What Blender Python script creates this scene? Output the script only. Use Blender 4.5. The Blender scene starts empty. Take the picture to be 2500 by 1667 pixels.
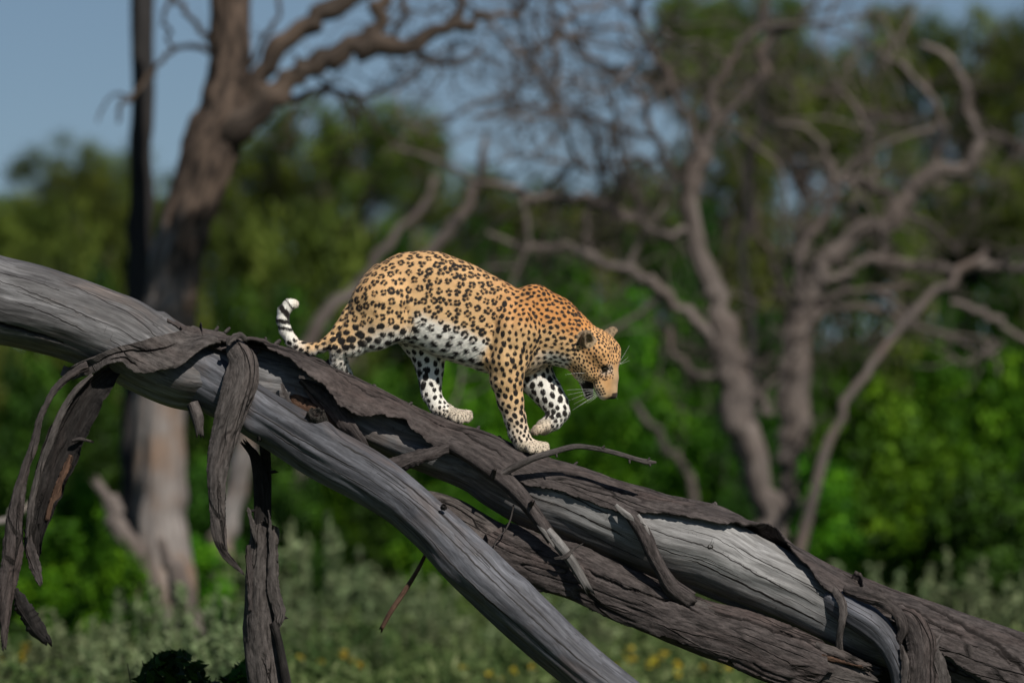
import bpy, math, random
import numpy as np
from mathutils import Vector, kdtree

# ------------------------------------------------------------------ camera, sky, sun, exposure
scene = bpy.context.scene
COL = scene.collection
S = 600.0            # photograph pixels per metre at the leopard's distance
D = 20.0             # metres from the camera to the leopard
ZC = 1.72            # camera height above the reference level
GZ = -0.55           # level of the ground there

cam_data = bpy.data.cameras.new('camera')
cam = bpy.data.objects.new('camera', cam_data)
COL.objects.link(cam)
cam.location = (0.0, -D, ZC)
cam.rotation_euler = (math.radians(90), 0, 0)
cam_data.sensor_width = 36.0
cam_data.lens = 36.0 * D / (2500.0 / S)
cam_data.clip_start = 0.5
cam_data.clip_end = 3000.0
cam_data.dof.use_dof = True
cam_data.dof.focus_distance = D - 0.08
cam_data.dof.aperture_fstop = 1.55
scene.camera = cam

SUN_DIR = Vector((0.36, -0.62, 0.70)).normalized()      # from the scene towards the sun
elev = math.asin(SUN_DIR.z)
azim = math.atan2(SUN_DIR.x, SUN_DIR.y)                 # clockwise from +Y
world = bpy.data.worlds.new('World')
scene.world = world
world.use_nodes = True
wn = world.node_tree
for n in list(wn.nodes):
    wn.nodes.remove(n)
sky = wn.nodes.new('ShaderNodeTexSky')
sky.sky_type = 'NISHITA'
sky.sun_disc = False
sky.sun_elevation = elev
sky.sun_rotation = azim
sky.air_density = 1.0
sky.dust_density = 0.2
sky.ozone_density = 2.5
stc = wn.nodes.new('ShaderNodeTexCoord')
sadd = wn.nodes.new('ShaderNodeVectorMath')
sadd.operation = 'ADD'
sadd.inputs[1].default_value = (0, 0, 0.09)      # a clear, low-haze horizon
wn.links.new(stc.outputs['Generated'], sadd.inputs[0])
wn.links.new(sadd.outputs[0], sky.inputs[0])
bg = wn.nodes.new('ShaderNodeBackground')
bg.inputs['Strength'].default_value = 0.056
out = wn.nodes.new('ShaderNodeOutputWorld')
wn.links.new(sky.outputs[0], bg.inputs['Color'])
wn.links.new(bg.outputs[0], out.inputs['Surface'])

sun_data = bpy.data.lights.new('sun', 'SUN')
sun_data.energy = 5.0
sun_data.angle = math.radians(0.53)
sun_data.color = (1.0, 0.95, 0.87)
sun = bpy.data.objects.new('sun', sun_data)
COL.objects.link(sun)
sun.rotation_euler = SUN_DIR.to_track_quat('Z', 'Y').to_euler()
sun.location = (6, -10, 18)

scene.view_settings.view_transform = 'Standard'
scene.view_settings.look = 'None'
scene.view_settings.gamma = 1.0
scene.view_settings.use_curve_mapping = False
scene.view_settings.exposure = 0.0
scene.render.engine = 'CYCLES'
scene.cycles.max_bounces = 6
scene.cycles.diffuse_bounces = 3
scene.cycles.transparent_max_bounces = 4
scene.cycles.use_denoising = True

# ------------------------------------------------------------------ helpers
rng = np.random.default_rng(7)
random.seed(7)


def K(y):
    return (D + y) / D


def P(px, py, y=0.0):
    """A point y metres behind the leopard, seen at photograph pixel (px, py)."""
    k = K(y)
    return np.array([(px - 1250.0) / S * k, y, ZC - (py - 833.5) / S * k])


def R(r, y=0.0):
    return r / S * K(y)


def _hash(ix, iy, iz, seed):
    h = (ix.astype(np.int64) * 374761393 + iy.astype(np.int64) * 668265263
         + iz.astype(np.int64) * 2147483647 + seed * 974634777) & 0x7fffffff
    h = (h ^ (h >> 13)) * 1274126177 & 0x7fffffff
    h = (h ^ (h >> 16)) * 668265263 & 0x7fffffff
    return ((h >> 4) & 0xffff) / 65535.0


def noise(x, y, z=0.0, seed=0):
    """Smooth value noise in -1..1, arrays broadcast."""
    x, y, z = np.broadcast_arrays(np.asarray(x, float), np.asarray(y, float), np.asarray(z, float))
    ix, iy, iz = np.floor(x), np.floor(y), np.floor(z)
    fx, fy, fz = x - ix, y - iy, z - iz
    fx, fy, fz = fx * fx * (3 - 2 * fx), fy * fy * (3 - 2 * fy), fz * fz * (3 - 2 * fz)
    r = 0
    for a in (0, 1):
        for b in (0, 1):
            for c in (0, 1):
                w = (fx if a else 1 - fx) * (fy if b else 1 - fy) * (fz if c else 1 - fz)
                r = r + w * _hash(ix + a, iy + b, iz + c, seed)
    return r * 2 - 1


def fbm(x, y, z=0.0, seed=0, octaves=4):
    r, a, f = 0, 0.5, 1.0
    for o in range(octaves):
        r = r + a * noise(np.asarray(x) * f, np.asarray(y) * f, np.asarray(z) * f, seed + o * 17)
        a *= 0.5
        f *= 2.03
    return r


def sstep(a, b, x):
    t = np.clip((x - a) / (b - a), 0, 1)
    return t * t * (3 - 2 * t)


def mesh_np(name, verts, faces, smooth=True):
    """Mesh from an (n,3) array and an (m,k) array of equal sized faces (or a list of such arrays)."""
    me = bpy.data.meshes.new(name)
    if not isinstance(faces, list):
        faces = [faces]
    verts = np.ascontiguousarray(verts, dtype=np.float32)
    loops = np.concatenate([f.reshape(-1) for f in faces]).astype(np.int32)
    tot = np.concatenate([np.full(len(f), f.shape[1], np.int32) for f in faces])
    start = np.concatenate([[0], np.cumsum(tot)[:-1]]).astype(np.int32)
    me.vertices.add(len(verts))
    me.vertices.foreach_set('co', verts.reshape(-1))
    me.loops.add(len(loops))
    me.loops.foreach_set('vertex_index', loops)
    me.polygons.add(len(tot))
    me.polygons.foreach_set('loop_start', start)
    me.polygons.foreach_set('loop_total', tot)
    if smooth:
        me.polygons.foreach_set('use_smooth', np.ones(len(tot), bool))
    me.update(calc_edges=True)
    me.validate()
    return me


def vec_attr(me, name, arr):
    a = me.attributes.new(name, 'FLOAT_VECTOR', 'POINT')
    a.data.foreach_set('vector', np.ascontiguousarray(arr, np.float32).reshape(-1))


def flt_attr(me, name, arr):
    a = me.attributes.new(name, 'FLOAT', 'POINT')
    a.data.foreach_set('value', np.ascontiguousarray(arr, np.float32))


def col_attr(me, name, rgb):
    a = me.attributes.new(name, 'FLOAT_COLOR', 'POINT')
    c = np.ones((len(rgb), 4), np.float32)
    c[:, :3] = rgb
    a.data.foreach_set('color', c.reshape(-1))


def link(name, me, mat=None, parent=None, **props):
    o = bpy.data.objects.new(name, me)
    COL.objects.link(o)
    if mat is not None and not me.materials:
        me.materials.append(mat)
    if parent is not None:
        o.parent = parent
        o.matrix_parent_inverse = PINV.get(parent.name, parent.matrix_world.inverted())
    for k, v in props.items():
        o[k] = v
    return o


PINV = {}


def thing(name, loc, label, category, group=None):
    o = bpy.data.objects.new(name, None)
    COL.objects.link(o)
    o.location = loc
    o.empty_display_size = 0.2
    o['label'] = label
    o['category'] = category
    if group:
        o['group'] = group
    from mathutils import Matrix
    PINV[o.name] = Matrix.Translation(Vector(loc)).inverted()
    return o


class NT:
    """Small node-tree helper."""
    def __init__(self, name):
        self.m = bpy.data.materials.new(name)
        self.m.use_nodes = True
        self.t = self.m.node_tree
        self.b = self.t.nodes['Principled BSDF']
        self.o = self.t.nodes['Material Output']

    def n(self, kind, **kw):
        nd = self.t.nodes.new(kind)
        for k, v in kw.items():
            if k.startswith('i_'):
                key = k[2:]
                nd.inputs[int(key) if key.isdigit() else key].default_value = v
            else:
                setattr(nd, k, v)
        return nd

    def l(self, a, b):
        self.t.links.new(a, b)

    def ramp(self, fac, stops, interp='LINEAR'):
        r = self.t.nodes.new('ShaderNodeValToRGB')
        r.color_ramp.interpolation = interp
        el = r.color_ramp.elements
        while len(el) < len(stops):
            el.new(0.5)
        for e, (p, c) in zip(el, stops):
            e.position = p
            e.color = (c[0], c[1], c[2], 1) if len(c) == 3 else c
        self.l(fac, r.inputs['Fac'])
        return r.outputs['Color']

    def mix(self, fac, a, b, mode='MIX'):
        m = self.t.nodes.new('ShaderNodeMix')
        m.data_type = 'RGBA'
        m.blend_type = mode
        for sock, v in ((m.inputs[0], fac), (m.inputs[6], a), (m.inputs[7], b)):
            if isinstance(v, bpy.types.NodeSocket):
                self.l(v, sock)
            elif isinstance(v, (int, float)):
                sock.default_value = v if sock.type == 'VALUE' else (v, v, v, 1)
            else:
                sock.default_value = (*v, 1)
        return m.outputs[2]

    def math(self, op, a, b=0.0):
        m = self.t.nodes.new('ShaderNodeMath')
        m.operation = op
        for sock, v in ((m.inputs[0], a), (m.inputs[1], b)):
            if isinstance(v, bpy.types.NodeSocket):
                self.l(v, sock)
            else:
                sock.default_value = v
        return m.outputs[0]

# ------------------------------------------------------------------ dead wood: materials
def wood_material(name, light, mid, dark, warm, crack=0.55, streak=1.0):
    t = NT(name)
    at = t.n('ShaderNodeAttribute', attribute_name='grain')
    wob = t.n('ShaderNodeTexNoise', i_Scale=3.0, i_Detail=2.0)
    t.l(at.outputs['Vector'], wob.inputs['Vector'])
    add = t.n('ShaderNodeVectorMath', operation='MULTIPLY_ADD')
    t.l(wob.outputs['Color'], add.inputs[0])
    add.inputs[1].default_value = (0.0, 0.045, 0.045)
    t.l(at.outputs['Vector'], add.inputs[2])

    def n(scale, s, det=4.0, rough=0.6):
        mp = t.n('ShaderNodeMapping')
        mp.inputs['Scale'].default_value = scale
        t.l(add.outputs[0], mp.inputs['Vector'])
        z = t.n('ShaderNodeTexNoise', i_Scale=s, i_Detail=det, i_Roughness=rough)
        t.l(mp.outputs[0], z.inputs['Vector'])
        return z.outputs['Fac']
    broad = n((0.9, 5.0, 5.0), 1.6, 3.0)
    streaks = n((2.6, 30.0, 30.0), 1.0, 8.0, 0.72)
    fine = n((9.0, 190.0, 190.0), 1.0, 3.0, 0.6)
    fib = n((5.5, 78.0, 78.0), 1.0, 5.0, 0.7)
    lines = n((0.75, 27.0, 27.0), 1.0, 1.5, 0.5)
    patch = n((1.0, 2.2, 2.2), 2.4, 4.0, 0.7)
    c = t.ramp(streaks, [(0.22, dark), (0.48, mid), (0.80, light)])
    c = t.mix(t.ramp(broad, [(0.38, (0, 0, 0)), (0.68, (0.8, 0.8, 0.8))]), c, light)
    c = t.mix(t.ramp(n((0.7, 3.0, 3.0), 2.9, 5.0, 0.7), [(0.44, (0.75, 0.75, 0.75)), (0.58, (0, 0, 0))]), c, dark)
    c = t.mix(t.ramp(patch, [(0.52, (0, 0, 0)), (0.68, (0.7, 0.7, 0.7))]), c, warm)
    c = t.mix(0.45, c, t.ramp(fine, [(0.3, (0.25, 0.25, 0.25)), (0.7, (0.8, 0.8, 0.8))]), 'OVERLAY')
    c = t.mix(0.75, c, t.ramp(fib, [(0.28, (0.12, 0.12, 0.12)), (0.5, (0.5, 0.5, 0.5)), (0.72, (0.88, 0.88, 0.88))]), 'OVERLAY')
    ln = t.ramp(lines, [(0.487, (0, 0, 0)), (0.4995, (1, 1, 1)), (0.5005, (1, 1, 1)), (0.513, (0, 0, 0))])
    br = t.ramp(n((3.0, 16.0, 16.0), 1.0, 2.0), [(0.53, (0, 0, 0)), (0.64, (crack, crack, crack))])
    lm = t.mix(1.0, ln, br, 'MULTIPLY')
    c = t.mix(lm, c, (0.018, 0.016, 0.015))
    # lichen flecks, scraped patches and beetle holes
    fl = t.ramp(n((14.0, 90.0, 90.0), 1.0, 3.0, 0.7), [(0.66, (0, 0, 0)), (0.72, (0.6, 0.6, 0.6))])
    fm = t.ramp(n((2.0, 7.0, 7.0), 1.0, 3.0), [(0.52, (0, 0, 0)), (0.62, (1, 1, 1))])
    c = t.mix(t.mix(1.0, fl, fm, 'MULTIPLY'), c, (0.30, 0.285, 0.265))
    sp = t.ramp(n((45.0, 75.0, 75.0), 1.0, 2.0, 0.6), [(0.28, (0.85, 0.85, 0.85)), (0.335, (0, 0, 0))])
    sm = t.ramp(n((1.5, 6.0, 6.0), 1.0, 3.0), [(0.47, (0.15, 0.15, 0.15)), (0.60, (1, 1, 1))])
    c = t.mix(t.mix(1.0, sp, sm, 'MULTIPLY'), c, (0.025, 0.022, 0.020))
    # open cracks carved in the mesh are coloured near-black inside
    pa = t.n('ShaderNodeAttribute', attribute_name='pale')
    c = t.mix(t.math('MULTIPLY', pa.outputs['Fac'], t.math('ADD', 0.35, t.math('MULTIPLY', broad, 0.9))), c, t.ramp(t.math('ADD', t.math('MULTIPLY', streaks, 0.5), t.math('MULTIPLY', fib, 0.5)), [(0.36, (0.07, 0.066, 0.063)), (0.50, (0.20, 0.195, 0.19)), (0.64, (0.36, 0.352, 0.345))]))
    ck = None
    for an in ('cr0', 'cr1', 'cr2', 'cr3'):
        ca = t.n('ShaderNodeAttribute', attribute_name=an)
        sx = t.n('ShaderNodeSeparateXYZ')
        t.l(ca.outputs['Vector'], sx.inputs[0])
        jag = t.math('MULTIPLY', t.math('SUBTRACT', fine, 0.5), 1.6)
        d = t.math('ABSOLUTE', t.math('ADD', sx.outputs[0], jag))
        mr = t.n('ShaderNodeMapRange', interpolation_type='SMOOTHSTEP')
        mr.inputs[1].default_value = 1.25; mr.inputs[2].default_value = 0.55
        mr.inputs[3].default_value = 0.0; mr.inputs[4].default_value = 1.0
        t.l(d, mr.inputs[0])
        k = t.math('MULTIPLY', mr.outputs[0], sx.outputs[1])
        ck = k if ck is None else t.math('MAXIMUM', ck, k)
    c = t.mix(ck, c, (0.012, 0.010, 0.009))
    t.l(c, t.b.inputs['Base Color'])
    t.b.inputs['Roughness'].default_value = 0.62
    t.b.inputs['Specular IOR Level'].default_value = 0.25
    hgt = t.math('ADD', t.math('MULTIPLY', streaks, 0.7), t.math('MULTIPLY', fib, 0.6))
    hgt = t.math('SUBTRACT', hgt, t.math('MULTIPLY', lm, 0.8))
    hgt = t.math('SUBTRACT', hgt, t.math('MULTIPLY', ck, 2.0))
    bp = t.n('ShaderNodeBump', i_Strength=0.5 * streak, i_Distance=0.005)
    t.l(hgt, bp.inputs['Height'])
    t.l(bp.outputs[0], t.b.inputs['Normal'])
    return t.m


def bark_material(name, light, mid, dark, red, fissure=1.0):
    t = NT(name)
    at = t.n('ShaderNodeAttribute', attribute_name='grain')

    def n(scale, s, det=5.0, rough=0.65, kind='ShaderNodeTexNoise'):
        mp = t.n('ShaderNodeMapping')
        mp.inputs['Scale'].default_value = scale
        t.l(at.outputs['Vector'], mp.inputs['Vector'])
        z = t.n(kind, i_Scale=s)
        if kind == 'ShaderNodeTexNoise':
            z.inputs['Detail'].default_value = det
            z.inputs['Roughness'].default_value = rough
        t.l(mp.outputs[0], z.inputs['Vector'])
        return z
    a = n((7.0, 34.0, 34.0), 1.0, 8.0, 0.75).outputs['Fac']
    b = n((1.2, 6.0, 6.0), 1.3, 4.0).outputs['Fac']
    f = n((20.0, 70.0, 70.0), 1.0, 6.0, 0.75).outputs['Fac']
    wob = n((7.0, 20.0, 20.0), 1.0, 4.0)
    wadd = t.n('ShaderNodeVectorMath', operation='MULTIPLY_ADD')
    t.l(wob.outputs['Color'], wadd.inputs[0])
    wadd.inputs[1].default_value = (0.05, 0.022, 0.022)
    t.l(at.outputs['Vector'], wadd.inputs[2])
    vm = t.n('ShaderNodeMapping')
    vm.inputs['Scale'].default_value = (3.4, 30.0, 30.0)
    t.l(wadd.outputs[0], vm.inputs['Vector'])
    v = t.n('ShaderNodeTexVoronoi', i_Scale=1.0)
    v.feature = 'DISTANCE_TO_EDGE'
    t.l(vm.outputs[0], v.inputs['Vector'])
    c = t.ramp(a, [(0.32, dark), (0.5, mid), (0.72, light)])
    c = t.mix(t.ramp(b, [(0.48, (0, 0, 0)), (0.7, (0.75, 0.75, 0.75))]), c, red)
    c = t.mix(0.85, c, t.ramp(f, [(0.3, (0.10, 0.10, 0.10)), (0.5, (0.5, 0.5, 0.5)), (0.7, (0.9, 0.9, 0.9))]), 'OVERLAY')
    sel = t.ramp(n((2.0, 10.0, 10.0), 1.0, 2.0).outputs['Fac'], [(0.49, (0, 0, 0)), (0.60, (fissure, fissure, fissure))])
    vl = t.ramp(v.outputs['Distance'], [(0.0, (1, 1, 1)), (0.075, (0, 0, 0))])
    lm = t.mix(1.0, vl, sel, 'MULTIPLY')
    c = t.mix(lm, c, (0.012, 0.010, 0.009))
    ca = t.n('ShaderNodeAttribute', attribute_name='crack')
    c = t.mix(ca.outputs['Fac'], c, (0.014, 0.011, 0.010))
    t.l(c, t.b.inputs['Base Color'])
    t.b.inputs['Roughness'].default_value = 0.9
    t.b.inputs['Specular IOR Level'].default_value = 0.18
    h = t.math('ADD', t.math('MULTIPLY', a, 0.7), t.math('MULTIPLY', f, 0.45))
    h = t.math('SUBTRACT', h, t.math('MULTIPLY', lm, 0.9))
    bp = t.n('ShaderNodeBump', i_Strength=1.0, i_Distance=0.012)
    t.l(h, bp.inputs['Height'])
    t.l(bp.outputs[0], t.b.inputs['Normal'])
    return t.m


M_WOOD = wood_material('weathered_wood', (0.165, 0.162, 0.165), (0.105, 0.101, 0.102), (0.050, 0.047, 0.047), (0.115, 0.092, 0.080))
M_LIMB = wood_material('blue_grey_wood', (0.112, 0.114, 0.128), (0.074, 0.075, 0.085), (0.038, 0.038, 0.043), (0.082, 0.066, 0.062))
M_PALE = wood_material('bleached_wood', (0.26, 0.245, 0.235), (0.165, 0.152, 0.145), (0.06, 0.055, 0.05), (0.165, 0.125, 0.098))
M_BARK = bark_material('dry_bark', (0.088, 0.074, 0.070), (0.054, 0.045, 0.0425), (0.024, 0.0195, 0.0185), (0.070, 0.051, 0.046))
M_BARKG = bark_material('grey_bark', (0.108, 0.095, 0.089), (0.068, 0.059, 0.055), (0.032, 0.027, 0.025), (0.080, 0.063, 0.057))
M_INNER = bark_material('inner_bark', (0.13, 0.080, 0.053), (0.080, 0.045, 0.030), (0.025, 0.016, 0.012), (0.105, 0.052, 0.030))
M_DARK = bark_material('dark_shaded_bark', (0.036, 0.031, 0.029), (0.020, 0.0175, 0.0165), (0.008, 0.007, 0.0065), (0.027, 0.020, 0.018))  # near-black bark; the broad hanging strip's shade is put into this colour

M_KNOT = bark_material('knot_wood', (0.075, 0.068, 0.060), (0.036, 0.032, 0.028), (0.010, 0.009, 0.008), (0.055, 0.044, 0.036))


# ------------------------------------------------------------------ dead wood: builders
def catmull(C, n):
    C = np.asarray(C, float)
    P0 = np.concatenate([[2 * C[0] - C[1]], C, [2 * C[-1] - C[-2]]])
    t = np.linspace(0, len(C) - 1 - 1e-9, n)
    i = t.astype(int); f = (t - i)[:, None]
    a, b, c, d = P0[i], P0[i + 1], P0[i + 2], P0[i + 3]
    return 0.5 * (2 * b + (c - a) * f + (2 * a - 5 * b + 4 * c - d) * f ** 2 + (3 * b - a - 3 * c + d) * f ** 3)


class Path:
    """A centre line through (px, py, depth m, radius px) with frames: v1 to the camera side, v2 upwards."""
    def __init__(self, pts, n=400, ref=(0, -1, 0)):
        C = catmull(pts, n * 4)
        k = K(C[:, 2])
        W = np.stack([(C[:, 0] - 1250) / S * k, C[:, 2], ZC - (C[:, 1] - 833.5) / S * k], 1)
        L = np.concatenate([[0], np.cumsum(np.linalg.norm(np.diff(W, axis=0), axis=1))])
        self.len = L[-1]
        s = np.linspace(0, L[-1], n)
        self.s = s
        self.c = np.stack([np.interp(s, L, W[:, i]) for i in range(3)], 1)
        self.px = np.interp(s, L, C[:, 0]); self.py = np.interp(s, L, C[:, 1])
        self.r = np.interp(s, L, C[:, 3] / S * k)
        self.n = n
        T = np.gradient(self.c, axis=0)
        ker = np.ones(7) / 7
        T = np.stack([np.convolve(np.pad(T[:, i], 3, 'edge'), ker, 'valid') for i in range(3)], 1)
        T /= np.linalg.norm(T, axis=1)[:, None]
        self.T = T
        F = np.asarray(ref, float)
        v1 = F - T * (T @ F)[:, None]
        v1 /= np.linalg.norm(v1, axis=1)[:, None]
        v2 = np.cross(v1, T)
        if v2[n // 2, 2] < 0:
            v2 = -v2
        self.v1, self.v2 = v1, v2
        # slope for turning image offsets into angles
        dx = np.gradient(self.px); dy = np.gradient(self.py)
        self.cosl = np.abs(dx) / np.sqrt(dx ** 2 + dy ** 2 + 1e-12)

    def edge(self, poly):
        """Angle round the log of an edge drawn at photograph points poly [(px, py) ...]."""
        poly = np.asarray(poly, float)
        e = np.interp(self.px, poly[:, 0], poly[:, 1])
        hh = (e - self.py) * self.cosl / S
        return np.arcsin(np.clip(-hh / self.r, -0.999, 0.999))


def grid_faces(nu, nv, wrap):
    i, j = np.meshgrid(np.arange(nu - 1), np.arange(nv if wrap else nv - 1), indexing='ij')
    j2 = (j + 1) % nv
    return np.stack([i * nv + j, i * nv + j2, (i + 1) * nv + j2, (i + 1) * nv + j], -1).reshape(-1, 4)


def tube(name, path, nseg, mat, parent, disp=None, cracks=(), end0=0.0, end1=0.0, seed=0, flat=1.0, rough=0.02, lump=0.05, pale=None, **props):
    """Round wood: disp(s, theta) adds to the radius (m); cracks = (s0, s1, theta0, theta1, width m, depth m); ends splinter by end0/end1 m."""
    n = path.n
    th = np.linspace(0, 2 * math.pi, nseg, endpoint=False)
    s = path.s[:, None]
    r = path.r[:, None] * np.ones((1, nseg))
    ct, st = np.cos(th)[None], np.sin(th)[None]
    gy, gz = path.r[:, None] * ct, path.r[:, None] * st
    r = r * (1 + lump * 2.2 * fbm(s * 1.5, ct * 1.3, st * 1.3, seed, 3))
    r = r + rough * path.r[:, None] * fbm(s * 3.5, ct * 6, st * 6, seed + 5, 3)
    r = r + rough * 1.2 * path.r[:, None] * noise(s * 1.3, ct * 4 + 0.8 * np.sin(s * 2), st * 5, seed + 9)
    if disp is not None:
        r = r + disp(s, th[None])
    ck = np.zeros((n, nseg))
    CR = np.zeros((4, n, nseg, 3)); CR[:, :, :, 0] = 6.0
    for q, (s0, s1, t0, t1, w, dep) in enumerate(cracks):
        f = np.clip((s - s0) / (s1 - s0), 0, 1)
        tc = t0 + (t1 - t0) * f + 0.035 * noise(s * 4, q * 3.7, 0, seed + 40) + 0.018 * noise(s * 23, q * 3.7, 0, seed + 41) + 0.012 * noise(s * 70, q * 3.7, 0, seed + 43)
        d = (th[None] - tc + math.pi) % (2 * math.pi) - math.pi
        tap = sstep(0, 0.18, f) * sstep(1, 0.82, f) * (0.65 + 0.35 * noise(s * 9, q * 1.3, 0, seed + 42))
        ww = w * np.maximum(tap, 0.02)
        prof = sstep(1.0, 0.25, np.abs(d) * path.r[:, None] / np.maximum(ww, 1e-5)) * (tap > 0.03)
        if w > 0.0085:
            r = r - dep * prof * np.maximum(tap, 0)
        sg = np.clip(d * path.r[:, None] / np.maximum(ww, 1e-5), -6, 6)
        A = CR[q % len(CR)]
        arc = np.abs(d * path.r[:, None])
        wide = (arc < 0.05) & (s > s0 - 0.04) & (s < s1 + 0.04)
        near = (arc < 0.03) & (tap > 0.04)
        A[..., 0] = np.where(wide, sg, A[..., 0]); A[..., 1] = np.where(wide, near * 1.0, A[..., 1])
    off = ct[..., None] * path.v1[:, None] + flat * st[..., None] * path.v2[:, None]
    pos = path.c[:, None] + r[..., None] * off
    g = np.random.default_rng(seed + 3)
    for e, row0, sign in ((end0, 0, -1), (end1, n - 1, 1)):
        if e > 0:
            jag = np.abs(noise(np.arange(nseg) * 0.55, seed, 0, seed)) * e + g.random(nseg) * e * 0.35
            pos[row0] += sign * path.T[row0] * jag[:, None]
    verts = pos.reshape(-1, 3)
    grain = np.stack([s * np.ones((1, nseg)), gy, gz], -1).reshape(-1, 3)
    crk = ck.reshape(-1)
    F = grid_faces(n, nseg, True)
    caps = []
    for row0, sign in ((0, -1), (n - 1, 1)):
        ci = len(verts)
        cpt = path.c[row0] - sign * path.T[row0] * path.r[row0] * 0.35 if (end0 if sign < 0 else end1) > 0 else path.c[row0] + sign * path.T[row0] * path.r[row0] * 0.3
        verts = np.concatenate([verts, cpt[None]])
        grain = np.concatenate([grain, [[path.s[row0], 0, 0]]])
        crk = np.concatenate([crk, [0.6]])
        a = row0 * nseg + np.arange(nseg); b = row0 * nseg + (np.arange(nseg) + 1) % nseg
        tr = np.stack([np.full(nseg, ci), a, b], 1)
        caps.append(tr if sign > 0 else tr[:, ::-1])
    me = mesh_np(name, verts, [F] + caps)
    vec_attr(me, 'grain', grain); flt_attr(me, 'crack', crk)
    if len(cracks):
        for q in range(4):
            vec_attr(me, 'cr%d' % q, np.concatenate([CR[q].reshape(-1, 3), [[6, 0, 0], [6, 0, 0]]]))
    if pale is not None:
        flt_attr(me, 'pale', np.concatenate([pale(s, th[None]).reshape(-1), [0, 0]]))
    return link(name, me, mat, parent, **props)


def shell(name, path, i0, i1, lo, hi, mat, parent, nv=90, thick=0.010, lift=None, seed=0, rag_lo=0.012, rag_hi=0.008, gap=0.004,
          relief=0.004, fissures=(), taper=0.12, **props):
    """A plate of bark wrapped on a log between the angles lo..hi (arrays along the path), with torn edges and real thickness."""
    sl = slice(i0, i1)
    s = path.s[sl]; r0 = path.r[sl]; nu = len(s)
    lo = np.broadcast_to(lo, path.s.shape)[sl].copy(); hi = np.broadcast_to(hi, path.s.shape)[sl].copy()
    tear = lambda amp, q: amp / r0 * (fbm(s * 5, q, 0, seed, 6) * 1.9 + 0.9 * np.maximum(noise(s * 23, q, 0, seed + 2) - 0.25, 0) * 1.5 + 0.28 * noise(s * 170, q, 0, seed + 4))
    lo = lo + tear(rag_lo, 1.5); hi = hi + tear(rag_hi, 7.5)
    f = np.linspace(0, 1, nu)
    mid = (lo + hi) / 2
    tp = np.minimum(sstep(0, taper, f) if taper > 0 else 1, sstep(1, 1 - taper, f) if taper > 0 else 1) if taper > 0 else np.ones(nu)
    tp = np.clip(tp * 1.0 + 0.12 * noise(s * 30, 3.3, 0, seed + 8) * (tp < 0.98), 0.02, 1)
    lo = mid + (lo - mid) * tp; hi = mid + (hi - mid) * tp
    v = np.linspace(0, 1, nv)[None]
    th = lo[:, None] + (hi - lo)[:, None] * v
    S_ = s[:, None]
    ct, st = np.cos(th), np.sin(th)
    gy, gz = r0[:, None] * ct, r0[:, None] * st
    grain = np.stack([S_ * np.ones_like(th), gy, gz], -1)
    edge = np.minimum(v, 1 - v)
    R0 = r0[:, None] + gap
    if lift is not None:
        R0 = R0 + lift(S_, v, path.px[sl][:, None])
    rel = relief * (fbm(S_ * 7, gy * 38, gz * 38, seed + 11, 4) * 1.6)
    rid = 1 - np.abs(noise(S_ * 5, gy * 45, gz * 45, seed + 15))
    rel = rel - relief * 1.4 * sstep(0.86, 1.0, rid) * sstep(-0.1, 0.3, noise(S_ * 3, gy * 12, gz * 12, seed + 16))
    ck = sstep(0.90, 1.0, rid) * sstep(0.0, 0.35, noise(S_ * 3, gy * 12, gz * 12, seed + 16)) * 0.8
    for q, (s0, s1, v0, v1_, w) in enumerate(fissures):
        ff = np.clip((S_ - s0) / (s1 - s0), 0, 1)
        vc = v0 + (v1_ - v0) * ff + 0.035 * noise(S_ * 7, q * 2.1, 0, seed + 60) + 0.02 * noise(S_ * 31, q * 2.1, 0, seed + 61)
        tap = sstep(0, 0.15, ff) * sstep(1, 0.85, ff)
        dd = np.abs(v - vc) * (hi - lo)[:, None] * r0[:, None]
        pr = sstep(1.0, 0.3, dd / np.maximum(w * tap, 1e-5)) * (tap > 0.02)
        rel = rel - 0.011 * pr * tap
        ck = np.maximum(ck, pr)
    ro = R0 + thick + rel
    ri = R0
    c, v1, v2 = path.c[sl][:, None], path.v1[sl][:, None], path.v2[sl][:, None]
    po = c + ro[..., None] * (ct[..., None] * v1 + st[..., None] * v2)
    pi_ = c + ri[..., None] * (ct[..., None] * v1 + st[..., None] * v2)
    return plate_mesh(name, po, pi_, grain, ck, mat, parent, **props)


def plate_mesh(name, po, pi_, grain, ck, mat, parent, **props):
    nu, nv = po.shape[:2]
    V = np.concatenate([po.reshape(-1, 3), pi_.reshape(-1, 3)])
    F = grid_faces(nu, nv, False)
    n = nu * nv
    a = np.arange(nv - 1)
    b = np.arange(nu - 1) * nv
    rims = []
    rims.append(np.stack([a + 1, a, a + n, a + 1 + n], 1))
    e = (nu - 1) * nv
    rims.append(np.stack([e + a, e + a + 1, e + a + 1 + n, e + a + n], 1))
    rims.append(np.stack([b, b + nv, b + nv + n, b + n], 1))
    e = nv - 1
    rims.append(np.stack([b + nv + e, b + e, b + e + n, b + nv + e + n], 1))
    me = mesh_np(name, V, np.concatenate([F, (F + n)[:, ::-1]] + rims))
    vec_attr(me, 'grain', np.concatenate([grain.reshape(-1, 3)] * 2))
    flt_attr(me, 'crack', np.concatenate([ck.reshape(-1), np.zeros(n)]))
    return link(name, me, mat, parent, **props)


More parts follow.
